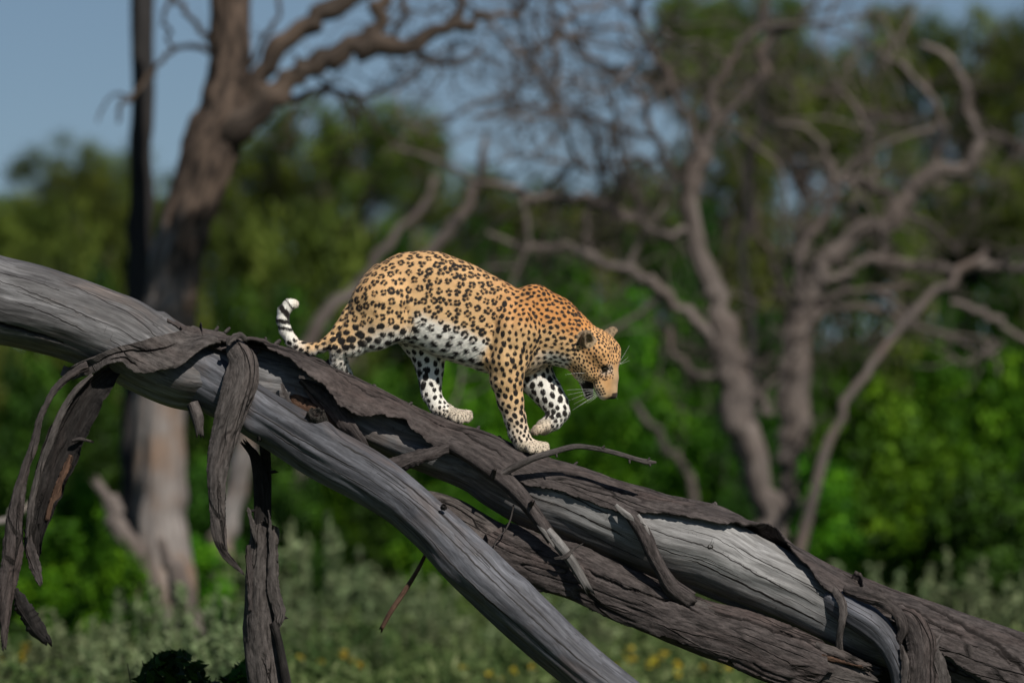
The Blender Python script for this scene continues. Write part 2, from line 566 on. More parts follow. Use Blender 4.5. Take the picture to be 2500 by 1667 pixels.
def ribbon(name, pts, mat, parent, nv=22, thick=0.006, curl=0.6, seed=0, rag=0.010, face=(0, -1, 0), twist=0.0, n=130, relief=0.003, **props):
    """A hanging strip of bark: pts (px, py, depth m, half width px); curl bends the cross section, twist turns it along the length (rad)."""
    p = Path(pts, n, ref=face)
    s = p.s[:, None]; f = np.linspace(0, 1, n)[:, None]
    v = np.linspace(-1, 1, nv)[None]
    tear = lambda q: rag * (fbm(s * 6, q, 0, seed, 6) * 1.9 + 0.35 * noise(s * 150, q, 0, seed + 2))
    w = p.r[:, None]
    x = np.where(v < 0, v * (w + tear(1.5)), v * (w + tear(8.5)))
    cu = curl * np.ones_like(f)
    ang = cu * v
    side = np.where(np.abs(cu) > 1e-3, np.sin(ang) / np.maximum(np.abs(cu), 1e-3) * np.abs(x) / np.maximum(np.abs(v), 1e-3), x)
    depth = -(1 - np.cos(ang)) / np.maximum(np.abs(cu), 1e-3) * w * np.sign(curl)
    tw = twist * f + 0.15 * noise(f * 6, seed, 0, seed + 6) + 0.10 * noise(f * 17, seed, 0, seed + 7)
    c2, s2 = np.cos(tw)[..., None], np.sin(tw)[..., None]
    v1, v2 = p.v1[:, None], p.v2[:, None]
    N_ = c2 * v1 - s2 * v2
    B_ = s2 * v1 + c2 * v2
    rel = relief * 1.5 * fbm(s * 9, x * 40, 0, seed + 12, 4) + 0.010 * fbm(s * 4.5, x * 9, 0, seed + 13, 3)
    base = p.c[:, None] + side[..., None] * B_ + (depth + rel)[..., None] * N_
    fr = sstep(0.80, 1.0, f) * (0.05 * np.abs(noise(v * 6.3 + 9, seed, 0, seed + 21)) + 0.02 * np.abs(noise(v * 19 + 9, seed, 0, seed + 22)))
    base = base + (fr * np.minimum(1, w / 0.02))[..., None] * p.T[:, None]
    back = base - thick * N_ * (0.35 + 0.65 * (1 - np.abs(v) ** 3))[..., None]
    grain = np.stack([s * np.ones_like(x), x + 0 * s, 0 * x], -1)
    rid = 1 - np.abs(noise(s * 6, x * 50, 0, seed + 15))
    ck = sstep(0.90, 1.0, rid) * sstep(0.1, 0.4, noise(s * 3, x * 12, 0, seed + 16)) * 0.8
    return plate_mesh(name, base, back, grain, ck, mat, parent, **props)


def stick(name, pts, mat, parent, nseg=18, n=90, seed=0, end0=0.0, end1=0.02, rough=0.12, lump=0.12, **props):
    return tube(name, Path(pts, n), nseg, mat, parent, end0=end0, end1=end1, seed=seed, rough=rough, lump=lump, **props)



# ------------------------------------------------------------------ foliage materials
def leaf_material(name, dark, mid, light, trans=0.3, gloss=0.55):
    t = NT(name)
    at = t.n('ShaderNodeAttribute', attribute_name='tone')
    oi = t.n('ShaderNodeObjectInfo')
    c = t.ramp(at.outputs['Fac'], [(0.0, dark), (0.5, mid), (1.0, light)])
    hs = t.n('ShaderNodeHueSaturation')
    t.l(c, hs.inputs['Color'])
    v = t.math('ADD', t.math('MULTIPLY', oi.outputs['Random'], 0.45), 0.78)
    t.l(v, hs.inputs['Value'])
    h = t.math('ADD', t.math('MULTIPLY', oi.outputs['Random'], 0.03), 0.485)
    t.l(h, hs.inputs['Hue'])
    t.l(hs.outputs[0], t.b.inputs['Base Color'])
    t.b.inputs['Roughness'].default_value = gloss
    t.b.inputs['Specular IOR Level'].default_value = 0.14
    tr = t.n('ShaderNodeBsdfTranslucent')
    t.l(hs.outputs[0], tr.inputs['Color'])
    mx = t.n('ShaderNodeMixShader')
    mx.inputs[0].default_value = trans
    t.l(t.b.outputs[0], mx.inputs[1])
    t.l(tr.outputs[0], mx.inputs[2])
    t.l(mx.outputs[0], t.o.inputs['Surface'])
    return t.m


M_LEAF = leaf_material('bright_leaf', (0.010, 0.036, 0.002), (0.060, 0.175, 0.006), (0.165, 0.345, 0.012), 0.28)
M_LEAFD = leaf_material('dark_shaded_leaf', (0.007, 0.022, 0.003), (0.026, 0.074, 0.006), (0.070, 0.165, 0.012), 0.25)  # darkened so the shaded gaps between leaf clumps sit in its colour
M_OLIVE = leaf_material('olive_leaf', (0.018, 0.030, 0.005), (0.085, 0.122, 0.017), (0.20, 0.25, 0.038), 0.25)
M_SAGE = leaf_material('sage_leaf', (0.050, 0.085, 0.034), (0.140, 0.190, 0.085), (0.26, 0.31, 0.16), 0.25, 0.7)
M_HERB = leaf_material('herb_leaf', (0.035, 0.070, 0.018), (0.105, 0.150, 0.048), (0.205, 0.235, 0.105), 0.3, 0.7)
M_FLOWER = leaf_material('yellow_petal', (0.35, 0.26, 0.02), (0.50, 0.38, 0.03), (0.62, 0.50, 0.05), 0.3, 0.6)


def trunk_material(name, light, mid, dark, patch, scale=1.0):
    t = NT(name)
    at = t.n('ShaderNodeAttribute', attribute_name='grain')
    mp = t.n('ShaderNodeMapping')
    mp.inputs['Scale'].default_value = (2.2 * scale, 16 * scale, 16 * scale)
    t.l(at.outputs['Vector'], mp.inputs['Vector'])
    z = t.n('ShaderNodeTexNoise', i_Scale=1.0, i_Detail=5.0, i_Roughness=0.65)
    t.l(mp.outputs[0], z.inputs['Vector'])
    z2 = t.n('ShaderNodeTexNoise', i_Scale=2.2, i_Detail=3.0)
    t.l(at.outputs['Vector'], z2.inputs['Vector'])
    c = t.ramp(z.outputs['Fac'], [(0.3, dark), (0.5, mid), (0.7, light)])
    c = t.mix(t.ramp(z2.outputs['Fac'], [(0.45, (0, 0, 0)), (0.62, (0.9, 0.9, 0.9))]), c, patch)
    t.l(c, t.b.inputs['Base Color'])
    t.b.inputs['Roughness'].default_value = 0.85
    t.b.inputs['Specular IOR Level'].default_value = 0.2
    bp = t.n('ShaderNodeBump', i_Strength=0.8, i_Distance=0.02)
    t.l(z.outputs['Fac'], bp.inputs['Height'])
    t.l(bp.outputs[0], t.b.inputs['Normal'])
    return t.m


M_TBARE = trunk_material('bare_pale_trunk', (0.31, 0.285, 0.265), (0.225, 0.20, 0.185), (0.12, 0.10, 0.09), (0.20, 0.135, 0.09))
M_TBARK = trunk_material('dark_tree_bark', (0.095, 0.073, 0.058), (0.046, 0.035, 0.028), (0.012, 0.009, 0.008), (0.10, 0.072, 0.054))
M_TCHAR = trunk_material('charred_pole', (0.040, 0.037, 0.037), (0.025, 0.023, 0.023), (0.012, 0.011, 0.011), (0.032, 0.028, 0.027))
M_TDEAD = trunk_material('grey_dead_trunk', (0.23, 0.195, 0.175), (0.13, 0.107, 0.095), (0.042, 0.034, 0.030), (0.105, 0.083, 0.072))
M_TWIG = trunk_material('dead_twig', (0.12, 0.10, 0.09), (0.085, 0.07, 0.062), (0.04, 0.034, 0.03), (0.10, 0.075, 0.062))
M_STEM = trunk_material('shrub_stem', (0.09, 0.075, 0.055), (0.055, 0.045, 0.034), (0.025, 0.02, 0.016), (0.06, 0.05, 0.035))



def mixed_trunk():
    m = trunk_material('peeling_trunk', (0.30, 0.27, 0.25), (0.205, 0.18, 0.165), (0.10, 0.082, 0.072), (0.19, 0.12, 0.078))
    nt = m.node_tree
    b = nt.nodes['Principled BSDF']
    old = b.inputs['Base Color'].links[0].from_socket
    at = nt.nodes.new('ShaderNodeAttribute'); at.attribute_name = 'grain'
    sx = nt.nodes.new('ShaderNodeSeparateXYZ'); nt.links.new(at.outputs['Vector'], sx.inputs[0])
    mp = nt.nodes.new('ShaderNodeMapping'); mp.inputs['Scale'].default_value = (1.3, 4.0, 4.0)
    nt.links.new(at.outputs['Vector'], mp.inputs['Vector'])
    z = nt.nodes.new('ShaderNodeTexNoise'); z.inputs['Scale'].default_value = 1.4; z.inputs['Detail'].default_value = 6
    nt.links.new(mp.outputs[0], z.inputs['Vector'])
    ad = nt.nodes.new('ShaderNodeMath'); ad.operation = 'MULTIPLY_ADD'; ad.inputs[1].default_value = 3.2
    nt.links.new(z.outputs['Fac'], ad.inputs[0]); nt.links.new(sx.outputs[0], ad.inputs[2])
    mr = nt.nodes.new('ShaderNodeMapRange'); mr.inputs[1].default_value = 4.1; mr.inputs[2].default_value = 4.7
    nt.links.new(ad.outputs[0], mr.inputs[0])
    mx = nt.nodes.new('ShaderNodeMix'); mx.data_type = 'RGBA'
    nt.links.new(mr.outputs[0], mx.inputs[0]); nt.links.new(old, mx.inputs[6])
    z2 = nt.nodes.new('ShaderNodeTexNoise'); z2.inputs['Scale'].default_value = 6.0; z2.inputs['Detail'].default_value = 5
    nt.links.new(mp.outputs[0], z2.inputs['Vector'])
    cr = nt.nodes.new('ShaderNodeValToRGB')
    cr.color_ramp.elements[0].position = 0.35; cr.color_ramp.elements[0].color = (0.016, 0.012, 0.010, 1)
    cr.color_ramp.elements[1].position = 0.68; cr.color_ramp.elements[1].color = (0.13, 0.092, 0.070, 1)
    nt.links.new(z2.outputs['Fac'], cr.inputs['Fac'])
    nt.links.new(cr.outputs['Color'], mx.inputs[7])
    nt.links.new(mx.outputs[2], b.inputs['Base Color'])
    return m


M_TMIX = mixed_trunk()

# ------------------------------------------------------------------ ground
def build_ground():
    n = 160
    u = np.linspace(-1, 1, n)
    X = np.sign(u) * np.abs(u) ** 3.2 * 1500
    Y = -40 + (np.linspace(0, 1, n) ** 3.2) * 2600
    gx, gy = np.meshgrid(X, Y, indexing='ij')
    gz = GZ + 0.10 * fbm(gx / 3.2, gy / 3.2, 0, 5, 3) * np.exp(-((gy - 10) / 60) ** 2) - 0.02
    V = np.stack([gx, gy, gz], -1).reshape(-1, 3)
    me = mesh_np('ground', V, grid_faces(n, n, False)[:, ::-1])
    t = NT('savanna_ground')
    tc = t.n('ShaderNodeTexCoord')
    z = t.n('ShaderNodeTexNoise', i_Scale=1.3, i_Detail=6.0, i_Roughness=0.65)
    z2 = t.n('ShaderNodeTexNoise', i_Scale=14.0, i_Detail=4.0)
    t.l(tc.outputs['Object'], z.inputs['Vector']); t.l(tc.outputs['Object'], z2.inputs['Vector'])
    c = t.ramp(z.outputs['Fac'], [(0.35, (0.030, 0.055, 0.014)), (0.52, (0.055, 0.075, 0.022)), (0.68, (0.105, 0.09, 0.05))])
    c = t.mix(0.5, c, t.ramp(z2.outputs['Fac'], [(0.3, (0.25, 0.25, 0.25)), (0.7, (0.75, 0.75, 0.75))]), 'OVERLAY')
    t.l(c, t.b.inputs['Base Color'])
    t.b.inputs['Roughness'].default_value = 0.95
    t.b.inputs['Specular IOR Level'].default_value = 0.1
    bp = t.n('ShaderNodeBump', i_Strength=0.8, i_Distance=0.05)
    t.l(z2.outputs['Fac'], bp.inputs['Height']); t.l(bp.outputs[0], t.b.inputs['Normal'])
    link('ground', me, t.m, kind='structure')


build_ground()


# ------------------------------------------------------------------ leaf clouds
def leaf_mesh(name, pos, nrm_bias, size, aspect, tone, g, fold=0.25, rnd=1.0):
    """One small folded leaf (two triangles either side of the midrib) at every position."""
    n = len(pos)
    d = g.normal(size=(n, 3)); d /= np.linalg.norm(d, axis=1)[:, None]
    nr = rnd * g.normal(size=(n, 3)) + np.asarray(nrm_bias); nr /= np.linalg.norm(nr, axis=1)[:, None]
    d = d - nr * (d * nr).sum(1)[:, None]; d /= np.linalg.norm(d, axis=1)[:, None] + 1e-9
    sd = np.cross(nr, d)
    L = (size * g.uniform(0.6, 1.35, n))[:, None]
    w = L * aspect
    a = pos - d * L * 0.5; b = pos + d * L * 0.5
    m = pos + d * L * 0.05
    v = np.stack([a, m + sd * w * 0.5 + nr * w * fold, b, m - sd * w * 0.5 + nr * w * fold], 1).reshape(-1, 3)
    i = np.arange(n) * 4
    f = np.concatenate([np.stack([i, i + 1, i + 2], 1), np.stack([i, i + 2, i + 3], 1)])
    me = mesh_np(name, v, f, smooth=False)
    flt_attr(me, 'tone', np.repeat(tone, 4))
    return me


def clump_points(g, n, nclump, shape, spread, hollow=0.35):
    """Leaf positions gathered in clumps inside a shape function (unit cube -> keep?)."""
    c = []
    while len(c) < nclump:
        p = g.uniform(-1, 1, 3)
        if shape(p):
            c.append(p)
    c = np.array(c)
    wt = g.uniform(0.4, 1.6, nclump); wt /= wt.sum()
    k = g.choice(nclump, n, p=wt)
    sp = spread * g.uniform(0.6, 1.4, nclump)[k]
    d = g.normal(size=(n, 3)); d /= np.linalg.norm(d, axis=1)[:, None]
    p = c[k] + d * (sp * g.random(n) ** 0.5)[:, None]
    base = g.random(nclump) ** 1.8
    tone = np.clip(0.72 * base[k] + 0.28 * g.random(n), 0, 1)
    return p, tone, c, d


def bush_variant(q):
    g = np.random.default_rng(500 + q)

    def shape(p):
        a = math.atan2(p[1], p[0])
        lim = (0.98 - 0.55 * max(p[2], 0) ** 2 - 0.12 * min(p[2], 0) ** 2) * (0.8 + 0.2 * math.sin(a * 2 + q * 2 + p[2] * 3))
        r = math.hypot(p[0], p[1])
        return lim * 0.35 < r < lim or (r < lim and p[2] > 0.3)
    # unit bush: radius 0.33, height 1
    n, nc = 11000, 85
    p, tone, c, d = clump_points(g, n, nc, shape, 0.0)
    sp = 0.085 * g.uniform(0.6, 1.5, n)
    q_ = p * np.array([0.33, 0.33, 0.46]) + np.array([0, 0, 0.5]) + d * (sp * g.random(n) ** 0.4)[:, None]
    q_[:, 2] = np.clip(q_[:, 2], 0.005, 1.0)
    me = leaf_mesh('bush_leaves', q_, d * 0.9 + np.array([0, 0, 0.5]), 0.034, 0.62, tone, g, rnd=0.55)
    c = c * np.array([0.33, 0.33, 0.46]) / np.array([1, 1, 0.5])
    # stems
    V, F, G = [], [], []
    off = 0
    for k in range(9):
        a = g.uniform(0, 6.28); tip = c[g.integers(len(c))]
        tip = np.array([tip[0] * 0.8, tip[1] * 0.8, (tip[2] + 1) / 2 * 0.85 + 0.05])
        b0 = np.array([0.04 * math.cos(a), 0.04 * math.sin(a), 0.0])
        t = np.linspace(0, 1, 9)[:, None]
        pts = b0 * (1 - t) + tip * t + 0.06 * np.sin(t * 3.1) * g.normal(size=3) * np.array([1, 1, 0.2])
        rr = np.linspace(0.012, 0.003, 9)
        vv, ff, gg = raw_tube(pts, rr, 6)
        V.append(vv); F.append(ff + off); G.append(gg); off += len(vv)
    st = mesh_np('bush_stems', np.concatenate(V), np.concatenate(F))
    vec_attr(st, 'grain', np.concatenate(G))
    return me, st


def raw_tube(pts, rr, ns):
    pts = np.asarray(pts, float); n = len(pts)
    tg = np.gradient(pts, axis=0); tg /= np.linalg.norm(tg, axis=1)[:, None] + 1e-12
    ref = np.array([0.31, 0.83, 0.27])
    v1 = np.cross(tg, ref); v1 /= np.linalg.norm(v1, axis=1)[:, None] + 1e-12
    v2 = np.cross(tg, v1)
    a = np.linspace(0, 2 * math.pi, ns, endpoint=False)
    rr = np.asarray(rr)
    v = pts[:, None] + rr[:, None, None] * (np.cos(a)[None, :, None] * v1[:, None] + np.sin(a)[None, :, None] * v2[:, None])
    s = np.concatenate([[0], np.cumsum(np.linalg.norm(np.diff(pts, axis=0), axis=1))])
    gr = np.stack([s[:, None] * np.ones((1, ns)), rr[:, None] * np.cos(a)[None], rr[:, None] * np.sin(a)[None]], -1)
    return v.reshape(-1, 3), grid_faces(n, ns, True), gr.reshape(-1, 3)


BUSH = [bush_variant(q) for q in range(4)]


def tint(me, mat):
    m2 = me.copy()
    m2.materials.clear()
    m2.materials.append(mat)
    return m2


BUSH_L = {}
for _n, _m in (('bright', M_LEAF), ('deep', M_LEAFD), ('olive', M_OLIVE)):
    BUSH_L[_n] = [tint(b[0], _m) for b in BUSH]
for b in BUSH:
    b[1].materials.append(M_STEM)


def place_bush(px, top, halfw, y, kind, label, q, group):
    k = K(y)
    x = (px - 1250) / S * k
    h = ZC - GZ - (top - 833.5) / S * k
    r = halfw / S * k
    o = thing('leafy_bush', (x, y, GZ), label, 'bush', group)
    o.scale = (r / 0.33, r / 0.36, h)
    o.rotation_euler = (0, 0, q * 2.399)
    for nm, me in (('foliage', BUSH_L[kind][q % 4]), ('stem', BUSH[q % 4][1])):
        c = bpy.data.objects.new(nm, me)
        COL.objects.link(c)
        c.parent = o
    return o


GA = 'leafy bushes of the green thicket behind the fallen tree'
# (px, top py, half width px, depth m, leaf, where)
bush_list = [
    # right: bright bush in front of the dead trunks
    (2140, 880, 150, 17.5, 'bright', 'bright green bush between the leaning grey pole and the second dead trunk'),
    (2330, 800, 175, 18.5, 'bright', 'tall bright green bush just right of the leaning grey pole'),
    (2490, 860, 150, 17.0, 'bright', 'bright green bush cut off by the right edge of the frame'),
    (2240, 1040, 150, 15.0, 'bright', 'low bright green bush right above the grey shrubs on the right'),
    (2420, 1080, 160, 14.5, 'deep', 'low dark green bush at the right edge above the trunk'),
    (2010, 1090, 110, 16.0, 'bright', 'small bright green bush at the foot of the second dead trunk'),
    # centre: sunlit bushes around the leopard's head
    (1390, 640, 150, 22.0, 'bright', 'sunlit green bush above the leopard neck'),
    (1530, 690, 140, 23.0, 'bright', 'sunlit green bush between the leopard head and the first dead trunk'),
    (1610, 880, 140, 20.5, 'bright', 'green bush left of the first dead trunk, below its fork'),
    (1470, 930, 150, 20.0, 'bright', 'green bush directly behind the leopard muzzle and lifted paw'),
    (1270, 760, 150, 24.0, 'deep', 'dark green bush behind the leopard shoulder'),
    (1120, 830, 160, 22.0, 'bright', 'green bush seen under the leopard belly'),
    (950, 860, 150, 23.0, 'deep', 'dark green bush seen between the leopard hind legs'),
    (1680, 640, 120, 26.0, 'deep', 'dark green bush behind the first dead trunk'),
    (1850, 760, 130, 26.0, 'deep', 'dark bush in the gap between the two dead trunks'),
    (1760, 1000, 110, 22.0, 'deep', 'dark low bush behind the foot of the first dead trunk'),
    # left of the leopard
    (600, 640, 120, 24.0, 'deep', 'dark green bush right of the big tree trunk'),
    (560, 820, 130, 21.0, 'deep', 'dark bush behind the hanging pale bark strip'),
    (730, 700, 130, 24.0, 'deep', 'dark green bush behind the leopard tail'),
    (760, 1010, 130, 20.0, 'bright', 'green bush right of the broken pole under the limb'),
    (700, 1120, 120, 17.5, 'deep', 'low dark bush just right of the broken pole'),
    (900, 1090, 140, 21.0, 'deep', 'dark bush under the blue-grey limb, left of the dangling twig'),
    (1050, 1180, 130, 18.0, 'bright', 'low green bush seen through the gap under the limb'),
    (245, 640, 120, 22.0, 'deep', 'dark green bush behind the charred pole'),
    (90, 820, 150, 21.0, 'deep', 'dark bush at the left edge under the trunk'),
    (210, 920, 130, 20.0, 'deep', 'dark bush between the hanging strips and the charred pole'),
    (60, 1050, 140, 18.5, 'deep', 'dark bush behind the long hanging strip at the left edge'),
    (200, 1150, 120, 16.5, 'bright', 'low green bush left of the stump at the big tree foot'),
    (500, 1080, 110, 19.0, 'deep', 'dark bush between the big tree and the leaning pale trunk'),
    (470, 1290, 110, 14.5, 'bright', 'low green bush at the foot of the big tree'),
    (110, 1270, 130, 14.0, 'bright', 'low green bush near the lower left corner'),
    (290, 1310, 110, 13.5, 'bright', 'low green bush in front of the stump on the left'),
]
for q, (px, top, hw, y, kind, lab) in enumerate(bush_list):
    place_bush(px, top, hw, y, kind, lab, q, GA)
# a darker hedge-like row further back closes the view under the trees
ORD = ('first second third fourth fifth sixth seventh eighth ninth tenth eleventh twelfth thirteenth fourteenth fifteenth sixteenth seventeenth eighteenth '
       'nineteenth twentieth twenty-first twenty-second').split()
GB = 'dark bushes in the back row under the trees'
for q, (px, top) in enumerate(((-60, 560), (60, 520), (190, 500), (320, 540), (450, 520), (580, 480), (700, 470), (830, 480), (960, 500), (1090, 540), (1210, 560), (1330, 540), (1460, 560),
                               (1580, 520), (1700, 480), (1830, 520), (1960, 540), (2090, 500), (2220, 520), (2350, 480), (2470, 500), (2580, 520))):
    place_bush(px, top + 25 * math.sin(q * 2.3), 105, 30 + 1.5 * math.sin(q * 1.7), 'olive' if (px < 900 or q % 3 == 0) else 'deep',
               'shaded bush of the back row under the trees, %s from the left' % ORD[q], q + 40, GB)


# ------------------------------------------------------------------ far trees with olive crowns
def crown_variant(q):
    g = np.random.default_rng(700 + q)

    def shape(p):
        r = math.sqrt(p[0] ** 2 + p[1] ** 2 + (p[2] * 1.05) ** 2)
        return 0.25 < r < 0.8 + 0.2 * math.sin(3 * math.atan2(p[1], p[0]) + q * 1.3) * math.cos(2.2 * p[2] + q)
    p, tone, c, d = clump_points(g, 17000, 110, shape, 0.0)
    p = p * 0.92 + d * (0.20 * g.uniform(0.5, 1.4, len(p)) * g.random(len(p)) ** 0.45)[:, None] * np.array([1.1, 1.1, 0.7])
    me = leaf_mesh('crown_leaves', p, d * 0.7 + np.array([0, 0, 0.7]), 0.055, 0.45, tone, g, rnd=0.7)
    V, F, G = [], [], []
    off = 0
    for k in range(16):
        tip = c[g.integers(len(c))]
        t = np.linspace(0, 1, 10)[:, None]
        b0 = np.array([0, 0, -0.9])
        pts = b0 * (1 - t) + tip * t + 0.12 * np.sin(t * 3.1) * g.normal(size=3) + 0.02 * g.normal(size=(10, 3))
        vv, ff, gg = raw_tube(pts, np.linspace(0.035, 0.006, 10), 6)
        V.append(vv); F.append(ff + off); G.append(gg); off += len(vv)
    br = mesh_np('crown_branches', np.concatenate(V), np.concatenate(F))
    vec_attr(br, 'grain', np.concatenate(G))
    br.materials.append(M_TWIG)
    me.materials.append(M_OLIVE)
    vv, ff, gg = raw_tube(np.stack([0.04 * np.sin(np.linspace(0, 4, 12) + q), 0.03 * np.cos(np.linspace(0, 3, 12)), np.linspace(0, 1, 12)], 1), np.linspace(0.09, 0.06, 12), 10)
    tk = mesh_np('tree_trunk', vv, ff)
    vec_attr(tk, 'grain', gg)
    tk.materials.append(M_TWIG)
    return me, br, tk


CROWN = [crown_variant(q) for q in range(4)]


def place_tree(px, cy, rw, rh, y, label, q, group):
    k = K(y)
    x = (px - 1250) / S * k
    zc = ZC - GZ - (cy - 833.5) / S * k
    o = thing('olive_tree', (x, y, GZ), label, 'tree', group)
    a = q * 1.9
    for nm, me, loc, sc in (('crown', CROWN[q % 4][0], (0, 0, zc), (rw / S * k, rw / S * k, rh / S * k)),
                            ('branches', CROWN[q % 4][1], (0, 0, zc), (rw / S * k, rw / S * k, rh / S * k)),
                            ('trunk', CROWN[q % 4][2], (0, 0, 0), (rw / S * k * 0.9, rw / S * k * 0.9, max(zc - 0.85 * rh / S * k, 0.3)))):
        c = bpy.data.objects.new(nm, me)
        COL.objects.link(c)
        c.parent = o
        c.location = loc
        c.scale = sc
        c.rotation_euler = (0, 0, a)
    return o


GT = 'olive green trees behind the thicket'
tree_list = [
    (-30, 600, 190, 190, 40, 'olive tree cut off by the left edge under open sky'),
    (150, 500, 170, 200, 43, 'rounded olive tree at the far left against the sky'),
    (265, 480, 130, 190, 46, 'olive tree just left of the charred pole, highest on the far left'),
    (430, 560, 160, 200, 44, 'olive tree between the charred pole and the big trunk'),
    (590, 470, 170, 190, 42, 'olive tree right of the big trunk, under its sweeping limb'),
    (730, 400, 170, 200, 40, 'olive tree left of centre under the sweeping limb'),
    (880, 380, 170, 200, 38, 'dark olive tree above the leopard rump'),
    (1010, 370, 130, 180, 40, 'domed olive tree at the centre rising into the sky'),
    (1160, 510, 150, 150, 41, 'low olive tree at the centre below the gap of sky'),
    (1300, 540, 150, 130, 42, 'low olive tree above the leopard shoulder under the gap of sky'),
    (1440, 550, 150, 130, 43, 'low olive tree above the leopard head under the gap of sky'),
    (1580, 500, 150, 150, 40, 'olive tree left of the first dead trunk'),
    (1700, 200, 150, 210, 34, 'tall olive tree rising behind the first dead tree'),
    (1850, 190, 170, 220, 35, 'tall olive tree behind the gap between the two dead trees'),
    (1960, 330, 160, 210, 33, 'olive tree behind the second dead trunk'),
    (2080, 330, 160, 200, 36, 'olive tree under the dip of sky on the right'),
    (2200, 230, 150, 210, 34, 'pointed olive tree above the right limb of the second dead tree'),
    (2340, 340, 170, 210, 35, 'olive tree behind the tip of the second dead tree'),
    (2470, 240, 150, 220, 33, 'tall olive tree in the upper right corner'),
    (2560, 430, 170, 210, 35, 'olive tree cut off by the right edge'),
    (1780, 420, 170, 190, 32, 'dark olive tree low behind the first dead trunk'),
    (2180, 470, 180, 180, 31, 'dark olive tree low behind the limbs of the second dead tree'),
    (2420, 520, 180, 180, 31, 'dark olive tree low at the right behind the reaching limb'),
]
for q, (px, cy, rw, rh, y, lab) in enumerate(tree_list):
    up = 60 if (px > 1650 and cy < 380) else 0
    place_tree(px, cy - up, rw + 0.3 * up, rh + 0.5 * up, y, lab, q, GT)
for q, px in enumerate(range(-200, 2800, 190)):
    place_tree(px, 600 + 25 * math.sin(q * 2.1), 190, 170, 62 + 4 * math.sin(q * 1.3), 'distant olive tree of the hazy far row, %s from the left' % ORD[q], q + 3, 'distant trees of the far row')


# the thicket goes on to both sides of the view
for sd, side in ((-1, 'left'), (1, 'right')):
    for q in range(6):
        px = 1250 + sd * (1500 + 190 * q)
        place_bush(px, 560 + 40 * math.sin(q * 2.1), 150, 27 + 2 * math.sin(q * 1.4), 'deep' if q % 2 else 'bright',
                   'bush of the thicket going on to the %s of the view, %s outwards' % (side, ORD[q]), q + 70, 'bushes beside the view')
        place_tree(px, 420 + 60 * math.sin(q * 1.7), 190, 220, 42, 'olive tree going on to the %s of the view, %s outwards' % (side, ORD[q]), q + 5, 'trees beside the view')


# ------------------------------------------------------------------ dead trees in the middle distance
def limb_part(name, pts, mat, parent, seed, n=60, ns=14, slim=0.72, lump=0.10, **props):
    C = catmull(np.array(pts, float), len(pts) * 3)
    g = np.random.default_rng(seed)
    j = g.normal(size=(len(C), 2)) * np.minimum(C[:, 3], 14)[:, None] * (0.42 if lump > 0.06 else 0.2)
    j[0] = j[-1] = 0
    C[:, :2] += j
    C[:, 3] *= slim * (g.uniform(0.88, 1.1, len(C)) if lump > 0.06 else 1.0)
    return tube(name, Path(C, n), ns, mat, parent, seed=seed, rough=0.16, lump=lump, **props)


def wander_twigs(g, starts, lens, depth, out, r0):
    """Fine dead twigs: short crooked tubes that split; appended to out as (verts, faces, grain)."""
    for (p, d), L in zip(starts, lens):
        n = 7
        pts = [p]
        dd = d.copy()
        for k in range(n - 1):
            dd = dd + 0.28 * g.normal(size=3) * np.array([1, 0.5, 1]); dd /= np.linalg.norm(dd)
            pts.append(pts[-1] + dd * L / (n - 1))
        pts = np.array(pts)
        out.append(raw_tube(pts, np.linspace(r0, r0 * 0.35, n), 5 if r0 < 0.015 else 8))
        if depth > 0:
            ns_ = []
            for k in range(g.integers(2, 4)):
                i = int(g.integers(2, n))
                nd = dd + 0.8 * g.normal(size=3) * np.array([1, 0.5, 1]); nd /= np.linalg.norm(nd)
                ns_.append((pts[i], nd))
            wander_twigs(g, ns_, [L * g.uniform(0.5, 0.8)] * len(ns_), depth - 1, out, r0 * 0.6)


def twig_mass(parent, lines, per, L, mat, seed, r0=0.011, up=0.2):
    g = np.random.default_rng(seed)
    out = []
    for ln in lines:
        C = catmull(np.array(ln, float), 40)
        for k in range(per):
            i = int(g.integers(8, 40))
            p = P(C[i, 0], C[i, 1], C[i, 2])
            d = g.normal(size=3) * np.array([1, 0.6, 1]) + np.array([0, 0, up]); d /= np.linalg.norm(d)
            wander_twigs(g, [(p, d)], [L * g.uniform(0.5, 1.2)], 2, out, r0)
    off = 0; V = []; F = []; G = []
    for v, f, gg in out:
        V.append(v); F.append(f + off); G.append(gg); off += len(v)
    me = mesh_np('twigs', np.concatenate(V), np.concatenate(F))
    vec_attr(me, 'grain', np.concatenate(G))
    return link('twigs', me, mat, parent, kind='stuff')


